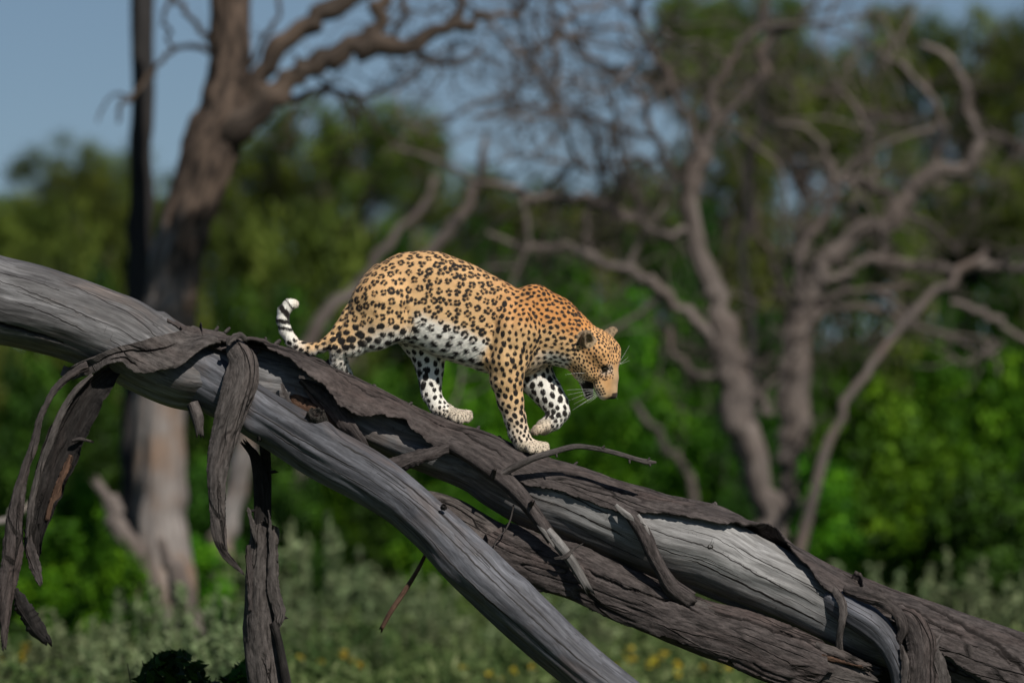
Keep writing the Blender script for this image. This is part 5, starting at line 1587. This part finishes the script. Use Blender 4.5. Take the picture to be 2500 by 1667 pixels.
    def field(a, ra, b, rb, ky, sl, pw=2.0):
        X = gx[sl[0]][:, None, None]; Z = gz[sl[1]][None, :, None]; Y = gy[sl[2]][None, None, :]
        ba = (b - a).astype(np.float32)
        den = float(ba.dot(ba)) + 1e-6
        t = np.clip(((X - a[0]) * ba[0] + (Z - a[1]) * ba[1] + (Y - a[2]) * ba[2]) / den, 0, 1)
        qx = X - a[0] - t * ba[0]; qz = Z - a[1] - t * ba[1]; qy = (Y - a[2] - t * ba[2]) / ky
        if pw != 2.0:
            return (np.sqrt(qx * qx + qz * qz) ** pw + np.abs(qy) ** pw) ** (1 / pw) - (ra + (rb - ra) * t)
        return np.sqrt(qx * qx + qz * qz + qy * qy) - (ra + (rb - ra) * t)

    for tag, a, ra, b, rb, ky, k in prims:
        sl = window(a, ra * max(1, ky), b, rb * max(1, ky), k + 8)
        d = field(a, ra, b, rb, ky, sl, 2.9 if (tag == 'torso' and ra > 85) else 2.0)
        A = F[sl]
        hh = np.clip(0.5 + 0.5 * (d - A) / k, 0, 1)
        F[sl] = d * (1 - hh) + A * hh - k * hh * (1 - hh)
    # ears: cupped shells
    for q in (-1, 1):
        base, tip = H(-22, 12, 38 * q), H(-34, 30, 57 * q)
        sl = window(base, 26, tip, 20, 8)
        d = field(base, 19 * HS, tip, 13 * HS, 1.0, sl)
        inner = H(-14, 30, 56 * q)
        d2 = field(inner, 12 * HS, H(-26, 40, 68 * q), 10 * HS, 1.0, sl)
        d = np.maximum(d, -d2)
        A = F[sl]; k = 6.0
        hh = np.clip(0.5 + 0.5 * (d - A) / k, 0, 1)
        F[sl] = d * (1 - hh) + A * hh - k * hh * (1 - hh)
    for a, ra, b, rb in carve + sockets:
        k = 4.0
        sl = window(a, ra, b, rb, k + 4)
        d = -field(a, ra, b, rb, 1.0, sl)
        A = F[sl]
        hh = np.clip(0.5 - 0.5 * (d - A) / k, 0, 1)
        F[sl] = d * (1 - hh) + A * hh + k * hh * (1 - hh)

    # muscle grooves (+) and ridges (-), on both flanks
    for sd in (-1, 1):
        for depth, sig, pts in ((5.0, 9, ((1222, 728), (1204, 790), (1196, 868))), (4.5, 9, ((1006, 690), (990, 750), (992, 800))), (-4.5, 10, ((1308, 716), (1286, 770), (1256, 836))),
                                (3.5, 8, ((1262, 742), (1248, 800))), (-3.5, 13, ((1230, 850), (1226, 905))), (3.0, 7, ((1290, 850), (1262, 905))), (-3.5, 14, ((945, 690), (920, 760))),
                                (3.0, 7, ((905, 800), (870, 822))), (2.2, 8, ((1150, 720), (1140, 820))), (2.2, 8, ((1110, 705), (1096, 815))), (3.0, 8, ((1330, 760), (1318, 850)))):
            pts = np.array(pts, float)
            for a2, b2 in zip(pts[:-1], pts[1:]):
                mn = np.minimum(a2, b2) - 3 * sig; mx = np.maximum(a2, b2) + 3 * sig
                i0, i1 = int((mn[0] - lo[0]) / h), int((mx[0] - lo[0]) / h) + 1
                j0, j1 = int((mn[1] - lo[1]) / h), int((mx[1] - lo[1]) / h) + 1
                X = gx[i0:i1][:, None]; Z = gz[j0:j1][None]
                ba = b2 - a2
                t = np.clip(((X - a2[0]) * ba[0] + (Z - a2[1]) * ba[1]) / ba.dot(ba), 0, 1)
                dd = (X - a2[0] - t * ba[0]) ** 2 + (Z - a2[1] - t * ba[1]) ** 2
                wgt = depth * np.exp(-dd / sig ** 2)
                ym = sstep(12, 30, gy * sd)
                F[i0:i1, j0:j1] += (wgt[:, :, None] * ym[None, None]).astype(np.float32)
    # surface nets
    ins = F < 0
    code = np.zeros((nx - 1, nz - 1, ny - 1), np.uint8)
    corners = [(i, j, k) for i in (0, 1) for j in (0, 1) for k in (0, 1)]

    def cv(arr, c):
        return arr[c[0]:nx - 1 + c[0], c[1]:nz - 1 + c[1], c[2]:ny - 1 + c[2]]

    for c in corners:
        code += cv(ins, c)
    cell = (code > 0) & (code < 8)
    idx = np.full(cell.shape, -1, np.int64)
    ci = np.argwhere(cell)
    idx[cell] = np.arange(len(ci))
    vals = {c: F[ci[:, 0] + c[0], ci[:, 1] + c[1], ci[:, 2] + c[2]] for c in corners}
    acc = np.zeros((len(ci), 3)); cnt = np.zeros(len(ci))
    for c in corners:
        for ax in range(3):
            if c[ax] == 0:
                c2 = list(c); c2[ax] = 1; c2 = tuple(c2)
                v0, v1 = vals[c], vals[c2]
                m = (v0 < 0) != (v1 < 0)
                t = np.where(m, v0 / np.where(m, v0 - v1, 1), 0)
                p = np.tile(np.array(c, float), (len(ci), 1)); p[:, ax] = t
                acc[m] += p[m]; cnt[m] += 1
    V = lo + h * (ci + acc / cnt[:, None])
    quads = []
    for ax in range(3):
        o1, o2 = [a for a in range(3) if a != ax]
        A = ins
        sl0 = [slice(None)] * 3; sl1 = [slice(None)] * 3
        sl0[ax] = slice(0, -1); sl1[ax] = slice(1, None)
        e0, e1 = A[tuple(sl0)], A[tuple(sl1)]
        e = np.argwhere(e0 != e1)
        flip = e0[e[:, 0], e[:, 1], e[:, 2]]
        ok = (e[:, o1] > 0) & (e[:, o2] > 0) & (e[:, o1] < (nx, nz, ny)[o1] - 1) & (e[:, o2] < (nx, nz, ny)[o2] - 1)
        e, flip = e[ok], flip[ok]
        qv = []
        for d1, d2 in ((0, 0), (-1, 0), (-1, -1), (0, -1)):
            q = e.copy(); q[:, o1] += d1; q[:, o2] += d2
            qv.append(idx[q[:, 0], q[:, 1], q[:, 2]])
        qv = np.stack(qv, 1)
        if ax == 1:
            flip = ~flip
        qv[flip] = qv[flip][:, ::-1]
        quads.append(qv)
    Q = np.concatenate(quads)
    Q = Q[(Q >= 0).all(1)]

    # smooth, then split every quad in four for a finer coat
    def smooth_pass(V, Q, w):
        a = np.zeros_like(V); c = np.zeros(len(V))
        for i in range(4):
            for j in ((i + 1) % 4, (i + 3) % 4):
                np.add.at(a, Q[:, i], V[Q[:, j]]); np.add.at(c, Q[:, i], 1)
        return V + w * (a / np.maximum(c, 1)[:, None] - V)

    for w in (0.5, -0.25, 0.5, -0.25, 0.4):
        V = smooth_pass(V, Q, w)
    VC, QC = V, Q
    E = np.concatenate([Q[:, [i, (i + 1) % 4]] for i in range(4)])
    Es = np.sort(E, 1)
    key = Es[:, 0] * len(V) + Es[:, 1]
    uk, inv = np.unique(key, return_inverse=True)
    em = len(V) + inv.reshape(4, -1)
    e_mid = (V[uk // len(V)] + V[uk % len(V)]) / 2
    f_mid = V[Q].mean(1)
    fi = len(V) + len(uk) + np.arange(len(Q))
    V2 = np.concatenate([V, e_mid, f_mid])
    Q2 = np.concatenate([np.stack([Q[:, i], em[i], fi, em[(i + 3) % 4]], 1) for i in range(4)])
    V2 = smooth_pass(V2, Q2, 0.5)
    V, Q = V2, Q2

    # normals (px frame)
    n0 = np.cross(V[Q[:, 2]] - V[Q[:, 0]], V[Q[:, 3]] - V[Q[:, 1]])
    N = np.zeros_like(V)
    for i in range(4):
        np.add.at(N, Q[:, i], n0)
    N /= np.linalg.norm(N, axis=1)[:, None] + 1e-9
    # outward check in this left-handed frame
    cen = np.array([1110.0, 757.0, 0.0])
    if ((V - cen) * N).sum(1).mean() < 0:
        N = -N

    # which member each vertex belongs to
    tags = ['torso', 'neck', 'fore_n', 'fore_f', 'hind_n', 'hind_f', 'tail', 'head', 'muzzle', 'jaw']
    best = np.full(len(V), 1e9); T = np.zeros(len(V), int)
    for tag, a, ra, b, rb, ky, k in prims:
        ba = b - a
        t = np.clip(((V - a) @ ba) / (ba @ ba + 1e-6), 0, 1)
        q = V - a - t[:, None] * ba
        q[:, 2] /= ky
        d = np.linalg.norm(q, axis=1) - (ra + (rb - ra) * t)
        m = d < best
        best[m] = d[m]; T[m] = tags.index(tag)

    def is_(*names):
        return np.isin(T, [tags.index(n) for n in names])

    x, y, dpt = V[:, 0], V[:, 1], V[:, 2]
    hd = V - C
    hf, hu, hs = hd @ f / HS, hd @ u / HS, hd @ s / HS
    nf, nu, ns = N @ f, N @ u, N @ s
    wob = fbm(x / 30, y / 30, dpt / 30, 3, 3)

    deep = np.array([0.53, 0.235, 0.070]); tan = np.array([0.655, 0.42, 0.205])
    pale = np.array([0.66, 0.50, 0.31]); white = np.array([0.77, 0.74, 0.67])
    axis_y = np.interp(x, [900, 1000, 1050, 1110, 1175, 1225, 1290, 1340, 1400], [745, 728, 731, 757, 785, 806, 812, 806, 835])
    rad = np.interp(x, [900, 1000, 1050, 1110, 1175, 1225, 1290, 1340, 1400], [95, 107, 112, 114, 108, 101, 85, 72, 58])
    rel = (y - axis_y) / rad + 0.12 * wob                    # -1 back .. +1 belly
    fore = sstep(1150, 1330, x)
    col = deep * fore[:, None] + (0.2 * deep + 0.8 * tan) * (1 - fore)[:, None]
    col = col + (tan - col) * sstep(-0.55, 0.25, rel)[:, None]
    w_torso = sstep(0.24, 0.52, rel) * (1 - 0.6 * sstep(1205, 1250, x))
    W = np.where(is_('torso'), w_torso, 0.0)
    W = np.where(is_('neck'), sstep(0.55, 0.95, rel), W)
    # legs: outside tan, inside and lower part whitish
    m = is_('fore_n')
    W = np.where(m, np.maximum(sstep(0.35, 0.8, N[:, 2]), 0.55 * sstep(960, 1075, y) + 0.35 * sstep(0.2, 0.9, -N[:, 0]) * sstep(900, 960, y)), W)
    m = is_('fore_f')
    W = np.where(m, np.where(N[:, 2] < 0.45, sstep(880, 925, y) * 0.97, 0.1), W)
    W = np.where(m, W * (1 - 0.55 * sstep(1010, 1045, y) * sstep(1362, 1335, x)), W)
    m = is_('hind_n')
    shank = sstep(-0.15, 0.6, N[:, 1] + 0.25 * wob) * sstep(775, 825, y)
    W = np.where(m, np.maximum(np.maximum(shank, 0.9 * sstep(858, 885, y)), sstep(0.4, 0.8, N[:, 2])), W)
    m = is_('hind_f')
    W = np.where(m, np.where(N[:, 2] < 0.5, sstep(800, 840, y) * 0.97 - 0.3 * sstep(985, 1010, y), 0.1), W)
    m = is_('tail')
    tw = np.maximum(sstep(0.1, 0.7, N[:, 0] * (y < 835) * (x > 800) + N[:, 1] * (x <= 815)), sstep(770, 705, x))
    W = np.where(m, tw, W)
    col = np.where((is_('tail') & (x < 820))[:, None], tan, col)
    # head
    m = headm0 = is_('head', 'muzzle', 'jaw') | (is_('neck') & (hf > -20) & (x > 1405))
    hc = deep * 0.55 + tan * 0.45
    hcol = hc + (tan - hc) * sstep(14, -14, hu)[:, None]
    hcol = hcol + (np.array([0.46, 0.30, 0.165]) - hcol) * (sstep(44, 66, hf) * sstep(0, 12, hu) * sstep(20, 9, np.abs(hs)))[:, None]     # bridge of the nose
    hcol = hcol + (pale - hcol) * (0.38 * sstep(58, 84, hf) * sstep(16, 2, hu))[:, None]
    col = np.where(m[:, None], hcol, col)
    Wh = np.maximum(sstep(-16, -42, hu) * sstep(30, 50, hf), sstep(70, 92, hf) * sstep(-2, -16, hu))
    Wh = np.maximum(Wh, 0.8 * is_('jaw') * sstep(-34, -52, hu))
    W = np.where(m, Wh, W)
    W = np.clip(W, 0, 1)
    base = col + (white - col) * W[:, None]
    under = headm0 * sstep(40, 52, hf) * sstep(66, 54, hf) * sstep(34, 26, np.abs(hs)) * sstep(10, 16, hu) * (np.abs(hs) > 14)
    base = base + (white - base) * (0.6 * under)[:, None]
    nc = len(VC)
    bc = base[:nc]
    ea, eb = uk // nc, uk % nc
    deg = np.bincount(ea, minlength=nc) + np.bincount(eb, minlength=nc)
    for it in range(26):
        bc = bc + 0.6 * (np.stack([np.bincount(ea, bc[eb, k], minlength=nc) + np.bincount(eb, bc[ea, k], minlength=nc)
                                   for k in range(3)], 1) / deg[:, None] - bc)
    base = np.concatenate([bc, (bc[ea] + bc[eb]) / 2, bc[QC].mean(1)])
    paw0 = (is_('fore_n') & (y > 1076)) | (is_('hind_f') & (x > 1094)) | (is_('fore_f') & (x < 1345) & (y > 1022))
    base = np.where(paw0[:, None], 0.35 * base + 0.65 * np.array([0.44, 0.37, 0.28]), base)
    base *= (1 + 0.05 * fbm(x / 9, y / 9, dpt / 9, 9, 3))[:, None]

    # ------- spots: blue-noise centres whose spacing and style follow the part of the body
    spacing = np.where(rel < 0.45, 21.8, 23.5)
    spacing = spacing - 8.5 * sstep(1195, 1265, x) * is_('torso', 'neck', 'fore_n')
    spacing = np.where(is_('neck'), 13.2, spacing)
    spacing = np.where(is_('fore_n') & (y > 830), 17.5 - 7.0 * sstep(985, 1070, y), spacing)
    spacing = np.where(is_('fore_f'), 19.0 - 8 * sstep(1000, 1040, y), spacing)
    spacing = np.where(is_('hind_n'), 22.0 - 10.5 * sstep(838, 870, y), spacing)
    spacing = np.where(is_('hind_f'), 21.0 - 9.5 * sstep(945, 995, y), spacing)
    spacing = np.where(is_('tail'), 15.5, spacing)
    headm = is_('head', 'muzzle', 'jaw') | (is_('neck') & (x > 1420))
    spacing = np.where(headm, 8.8 - 2.4 * sstep(25, 55, hf), spacing)
    style = np.zeros(len(V), int)                                      # 0 solid spot, 1 rosette
    style[is_('torso') & (x < 1238) & (rel < 0.62)] = 1
    style[is_('hind_n') & (y < 790)] = 1
    skip = (hf > 74) & headm
    skip |= headm & (hf > 46) & (np.abs(hs) < 11)
    skip |= is_('tail') & (x < 745) & (y < 825)
    paw = (is_('fore_n') & (y > 1076)) | (is_('hind_f') & (x > 1094)) | (is_('fore_f') & (x < 1345) & (y > 1022))
    spacing = np.where(paw, 6.5, spacing)
    g = np.random.default_rng(21)
    kd = kdtree.KDTree(len(V))
    for i, p in enumerate(V.tolist()):
        kd.insert(p, i)
    kd.balance()
    alive = ~skip
    centres = []
    for i in g.permutation(len(V)):
        if not alive[i]:
            continue
        centres.append(i)
        near = [q[1] for q in kd.find_range(V[i].tolist(), spacing[i] * 0.88)]
        alive[near] = False
    sub = np.flatnonzero(~skip)
    sub = sub[g.permutation(len(sub))[:70000]]
    for it in range(9):
        k2 = kdtree.KDTree(len(centres))
        for i, c in enumerate(centres):
            k2.insert(V[c].tolist(), i)
        k2.balance()
        own = np.array([k2.find(p)[1] for p in V[sub].tolist()])
        cnt_ = np.maximum(np.bincount(own, minlength=len(centres)), 1)
        cen_ = np.stack([np.bincount(own, V[sub, a], minlength=len(centres)) for a in range(3)], 1) / cnt_[:, None]
        centres = sorted({kd.find(p)[1] for p in cen_.tolist()})
    black = np.zeros(len(V)); brown = np.zeros(len(V))
    jit = fbm(x / 3.4, y / 3.4, dpt / 3.4, 31, 2)

    def blob(p, n, r, e1=None, stretch=1.0, amt=1.0, target=black):
        hits = kd.find_range(p.tolist(), r * stretch * 1.5 + 1)
        if not hits:
            return
        ii = np.array([q[1] for q in hits])
        ii = ii[(N[ii] @ n) > 0.1]
        if not len(ii):
            return
        dv = V[ii] - p
        if e1 is not None:
            al = dv @ e1
            pe = np.sqrt(np.maximum((dv ** 2).sum(1) - al ** 2, 0))
            dd = np.sqrt((al / stretch) ** 2 + pe ** 2)
        else:
            dd = np.linalg.norm(dv, axis=1)
        v = sstep(r + 0.9, r - 0.9, dd + 1.1 * jit[ii]) * amt
        target[ii] = np.maximum(target[ii], v)

    for i in centres:
        p, n = V[i], N[i]
        flow = np.array([1.0, 0.35, 0.0])
        if is_idx(T[i], tags, ('fore_n', 'fore_f', 'hind_f')):
            flow = np.array([0.15, 1.0, 0])
        if headm[i]:
            flow = f
        e1 = flow - n * flow.dot(n)
        e1 /= np.linalg.norm(e1) + 1e-9
        e2 = np.cross(n, e1)
        sp = spacing[i]
        if style[i] == 1:
            R0 = sp * g.uniform(0.26, 0.32)
            nb = int(g.choice([3, 3, 4, 4, 5]))
            ph = g.uniform(0, 6.28)
            br = R0 * (0.60 if nb > 3 else 0.72)
            blob(p, n, R0 * 0.95, target=brown, amt=0.75 * (1 - W[i] * 0.7))
            for k in range(nb):
                if nb == 5 and g.random() < 0.2:
                    continue
                a = ph + 6.283 * k / nb + g.uniform(-0.25, 0.25)
                rr = R0 * g.uniform(0.85, 1.1)
                tn = -math.sin(a) * e1 + math.cos(a) * e2
                blob(p + rr * (math.cos(a) * e1 + math.sin(a) * e2), n, br * g.uniform(0.8, 1.12), tn, g.uniform(1.0, 1.7))
        else:
            r = sp * 0.335 * g.uniform(0.78, 1.15)
            if is_idx(T[i], tags, ('hind_n',)) and 790 <= y[i] < 850:
                r *= 1.2
            if is_idx(T[i], tags, ('torso',)) and rel[i] > 0.55:
                r *= 0.88
            if headm[i]:
                r *= 0.95
            if paw[i]:
                r *= 0.6
            a = g.uniform(-0.5, 0.5)
            ex = math.cos(a) * e1 + math.sin(a) * e2
            blob(p, n, r, ex, g.uniform(1.05, 1.55))
            if sp > 13 and g.random() < 0.45:
                b_ = g.uniform(0, 6.28)
                blob(p + r * 0.95 * (math.cos(b_) * e1 + math.sin(b_) * e2), n, r * 0.62)
    # rings towards the tail tip
    for (px_, py_, rr) in ((693, 803, 5.5), (690, 786, 6.5), (695, 762, 8.0), (708, 746, 3.4)):
        m = is_('tail') & (N[:, 0] > -2)
        dd = np.sqrt((x - px_) ** 2 + (y - py_) ** 2 + (0.6 * dpt) ** 2)
        tdir = np.array([0.15, -1.0]) if py_ > 770 else np.array([0.75, -0.66])
        al = np.abs((x - px_) * tdir[0] + (y - py_) * tdir[1])
        v = sstep(rr, rr - 2.2, al + 2.4 * jit) * (dd < 26) * m
        black = np.maximum(black, v)
    # face marks: eye rim, tear line, ear backs, nose pad, lips, whisker rows, open mouth
    for q in (-1, 1):
        de = np.linalg.norm(V - eye_c[q], axis=1)
        black = np.maximum(black, sstep(11.5, 8.0, de) * headm)
        dt = np.linalg.norm((V - H(58, 20, 21 * q)) * 1.0, axis=1)
        black = np.maximum(black, 0.8 * sstep(5.5, 3.0, dt) * headm)
        ear = np.linalg.norm(V - H(-30, 24, 50 * q), axis=1)
        earm = (ear < 26) & (hf < 4) & (np.abs(hs) > 34)
        base = np.where(earm[:, None], base * 0.0 + np.array([0.24, 0.17, 0.10]) * (1 + 0.5 * wob)[:, None], base)
        black = np.where(earm, black * 0.55, black)
        for row in range(3):
            for cc in range(5):
                pt = H(74 + cc * 6.5 - row * 1.5, 3 - row * 5.5, (25 - cc * 0.8) * q)
                pt = V[kd.find(pt.tolist())[1]]
                dd = np.linalg.norm(V - pt, axis=1)
                black = np.maximum(black, 0.95 * sstep(3.6, 1.8, dd))
    black = np.maximum(black, 0.95 * sstep(99, 102, hf - 0.25 * hu) * sstep(12, 9.5, np.abs(hs)) * headm)
    black = np.maximum(black, 0.9 * headm * sstep(96, 100, hf) * sstep(2.2, 1.2, np.abs(hs)) * (hu < 0))
    mouth = np.minimum.reduce([np.linalg.norm(V - H(a, b, c), axis=1) - r for a, b, c, r in
                               ((90, -33, -14, 8), (74, -31, -17, 7), (60, -30, -20, 5), (90, -33, 0, 8), (74, -31, 0, 7), (90, -33, 14, 8), (74, -31, 17, 7))])
    black = np.maximum(black, sstep(5.5, 3, mouth) * (hf > 44))
    black = np.maximum(black, is_('jaw') * sstep(52, 60, hf) * sstep(92, 88, hf) * sstep(-56, -51, hu))
    lipline = headm * sstep(60, 68, hf) * sstep(3.0, 1.4, np.abs(hu + 20 - 0.06 * (hf - 60))) * (np.abs(hs) > 6)
    black = np.maximum(black, 0.85 * lipline)
    for q in (-1, 1):        # dark line from the eye to the muzzle and over the brow
        for (a0, b0, c0), (a1, b1, c1), wd in (((50, 27, 17), (66, 18, 19), 3.0), ((34, 30, 26), (46, 33, 16), 2.6), ((52, 20, 28), (60, 6, 30), 2.2)):
            A0 = V[kd.find(H(a0, b0, c0 * q).tolist())[1]]; A1 = V[kd.find(H(a1, b1, c1 * q).tolist())[1]]
            ba = A1 - A0
            t = np.clip(((V - A0) @ ba) / (ba @ ba), 0, 1)
            dd = np.linalg.norm(V - A0 - t[:, None] * ba, axis=1)
            black = np.maximum(black, 0.8 * sstep(wd, wd * 0.5, dd + jit) * headm)
    cb = np.array([0.013, 0.0105, 0.009]); cbr = np.array([0.36, 0.185, 0.07])
    coat = base + (cbr - base) * (0.7 * brown)[:, None]
    coat = coat + (cb - coat) * black[:, None]

    # ------- to the world
    def to_world(A):
        k = (D + A[:, 2] / S) / D
        return np.stack([(A[:, 0] - 1250) / S * k, A[:, 2] / S, ZC - (A[:, 1] - 833.5) / S * k], 1)

    Wd = to_world(V)
    Nw = np.stack([N[:, 0], N[:, 2], -N[:, 1]], 1)
    tri = Wd[Q[:, 0]]
    fn = np.cross(Wd[Q[:, 2]] - Wd[Q[:, 0]], Wd[Q[:, 3]] - Wd[Q[:, 1]])
    if (fn * Nw[Q[:, 0]]).sum(1).mean() < 0:
        Q = Q[:, ::-1]
    root = thing('leopard', tuple(P(1290, 1100)), 'spotted leopard stepping down the fallen trunk, head low, one forepaw lifted', 'leopard')
    me = mesh_np('leopard_body', Wd, Q)
    col_attr(me, 'coat', coat)

    # coat material
    t = NT('leopard_coat')
    at = t.n('ShaderNodeAttribute', attribute_name='coat')
    tc = t.n('ShaderNodeTexCoord')
    nz_ = t.n('ShaderNodeTexNoise', i_Scale=420.0, i_Detail=3.0)
    t.l(tc.outputs['Object'], nz_.inputs['Vector'])
    t.l(t.mix(0.18, at.outputs['Color'], nz_.outputs['Color'], 'OVERLAY'), t.b.inputs['Base Color'])
    t.b.inputs['Roughness'].default_value = 0.72
    t.b.inputs['Specular IOR Level'].default_value = 0.22
    t.b.inputs['Sheen Weight'].default_value = 0.08
    bp = t.n('ShaderNodeBump', i_Strength=0.35, i_Distance=0.002)
    t.l(nz_.outputs['Fac'], bp.inputs['Height'])
    t.l(bp.outputs[0], t.b.inputs['Normal'])
    body = link('body', me, t.m, root)

    # ------- fur: short tapering hairs laid back along the coat
    g = np.random.default_rng(5)
    nh = 150000
    pick = g.integers(0, len(V), nh)
    face_drop = headm[pick] & (hf[pick] > 30) & (g.random(nh) < 0.7)
    pick = pick[~(face_drop | (mouth[pick] < 6))]
    flow = np.tile(np.array([-1.0, 0.45, 0.0]), (len(V), 1))
    flow[is_('fore_n', 'fore_f', 'hind_f')] = (-0.25, 1.0, 0)
    flow[is_('hind_n')] = (-0.6, 0.8, 0)
    flow[is_('tail')] = (-0.5, 0.8, 0)
    flow[is_('tail') & (x < 720)] = (0.1, -1.0, 0)
    flow[headm] = -f
    flow = flow + 0.25 * g.normal(size=flow.shape)
    fl = flow[pick]; n = N[pick]
    fl = fl - n * (fl * n).sum(1)[:, None]
    fl /= np.linalg.norm(fl, axis=1)[:, None] + 1e-9
    L = np.full(len(V), 6.0)
    L += 5.5 * W * is_('torso') * (rel > 0.5)
    L += 1.0 * is_('tail')
    L += 3.5 * (is_('hind_n') & (N[:, 1] > 0.3))
    L -= 2.5 * headm
    L -= 1.5 * (is_('fore_n') & (y > 950))
    Lp = L[pick] * g.uniform(0.6, 1.25, len(pick))
    dirv = fl * 0.9 + n * g.uniform(0.22, 0.5, len(pick))[:, None]
    side = np.cross(n, fl)
    p0 = V[pick] + g.uniform(-0.7, 0.7, (len(pick), 3)) - n * 0.6
    wdt = 0.42 * g.uniform(0.7, 1.3, len(pick))[:, None]
    a = p0 - side * wdt; b = p0 + side * wdt
    mid = p0 + dirv * (Lp * 0.55)[:, None]
    tip = p0 + dirv * Lp[:, None] - n * (Lp * 0.16)[:, None]
    HV = np.stack([a, b, mid + side * wdt * 0.7, tip, mid - side * wdt * 0.7], 1).reshape(-1, 3)
    i0 = np.arange(len(pick)) * 5
    fq = np.stack([i0, i0 + 1, i0 + 2, i0 + 4], 1)
    ft = np.stack([i0 + 4, i0 + 2, i0 + 3], 1)
    hm = mesh_np('leopard_fur', to_world(HV), [fq, ft])
    hc = np.repeat(coat[pick] * g.uniform(0.88, 1.14, len(pick))[:, None], 5, 0)
    col_attr(hm, 'coat', hc)
    link('fur', hm, t.m, root)

    # ------- eyes
    te = NT('leopard_eye')
    te.b.inputs['Base Color'].default_value = (0.022, 0.016, 0.007, 1)
    te.b.inputs['Roughness'].default_value = 0.12
    for q in (-1, 1):
        link('eye', ball_mesh('eye', to_world(eye_c[q][None])[0], 7.5 / S), te.m, root)
    # ------- whiskers
    tw_ = NT('whisker')
    tw_.b.inputs['Base Color'].default_value = (0.85, 0.83, 0.78, 1)
    tw_.b.inputs['Roughness'].default_value = 0.4
    wl = [((1452, 951, -28), (1418, 949, -50), (1382, 952, -66)), ((1453, 953, -28), (1420, 955, -48), (1386, 964, -60)),
          ((1454, 956, -28), (1425, 962, -48), (1388, 978, -58)), ((1456, 958, -28), (1432, 970, -44), (1402, 986, -50)),
          ((1458, 960, -28), (1435, 976, -44), (1398, 1001, -50)), ((1460, 962, -26), (1444, 975, -44), (1414, 990, -56)),
          ((1462, 963, -26), (1452, 974, -40), (1434, 984, -52)),
          ((1429, 911, -44), (1404, 909, -58), (1380, 915, -66)),
          ((1512, 884, 6), (1524, 866, 8), (1537, 843, 8)), ((1513, 887, 6), (1523, 882, 8), (1534, 871, 10)),
          ((1514, 889, 6), (1524, 885, 8), (1537, 880, 10)), ((1498, 958, 22), (1504, 962, 40), (1508, 975, 50))]
    for w3 in wl:
        A = np.array(w3, float)
        tt = np.linspace(0, 1, 9)[:, None]
        pp = (1 - tt) ** 2 * A[0] + 2 * tt * (1 - tt) * A[1] + tt ** 2 * A[2]
        pts = to_world(pp)
        rr = np.linspace(0.00040, 0.00012, 9)
        link('whisker', thin_tube('whisker', pts, rr, 5), tw_.m, root)
    return root


def is_idx(t, tags, names):
    return tags[t] in names


def ball_mesh(name, c, r, nu=16, nv=10):
    th = np.linspace(0, 2 * math.pi, nu, endpoint=False)
    ph = np.linspace(0.05, math.pi - 0.05, nv)
    v = np.array([[r * math.sin(p) * math.cos(a), r * math.sin(p) * math.sin(a), r * math.cos(p)] for p in ph for a in th]) + np.asarray(c)
    i, j = np.meshgrid(np.arange(nv - 1), np.arange(nu), indexing='ij')
    q = np.stack([i * nu + j, (i + 1) * nu + j, (i + 1) * nu + (j + 1) % nu, i * nu + (j + 1) % nu], -1).reshape(-1, 4)
    return mesh_np(name, v, q)


def thin_tube(name, pts, rr, ns=6):
    pts = np.asarray(pts, float); n = len(pts)
    tg = np.gradient(pts, axis=0); tg /= np.linalg.norm(tg, axis=1)[:, None] + 1e-12
    ref = np.array([0.3, 0.5, 0.8])
    v1 = np.cross(tg, ref); v1 /= np.linalg.norm(v1, axis=1)[:, None] + 1e-12
    v2 = np.cross(tg, v1)
    a = np.linspace(0, 2 * math.pi, ns, endpoint=False)
    v = pts[:, None] + np.asarray(rr)[:, None, None] * (np.cos(a)[None, :, None] * v1[:, None] + np.sin(a)[None, :, None] * v2[:, None])
    i, j = np.meshgrid(np.arange(n - 1), np.arange(ns), indexing='ij')
    q = np.stack([i * ns + j, i * ns + (j + 1) % ns, (i + 1) * ns + (j + 1) % ns, (i + 1) * ns + j], -1).reshape(-1, 4)
    return mesh_np(name, v.reshape(-1, 3), q)


build_leopard()
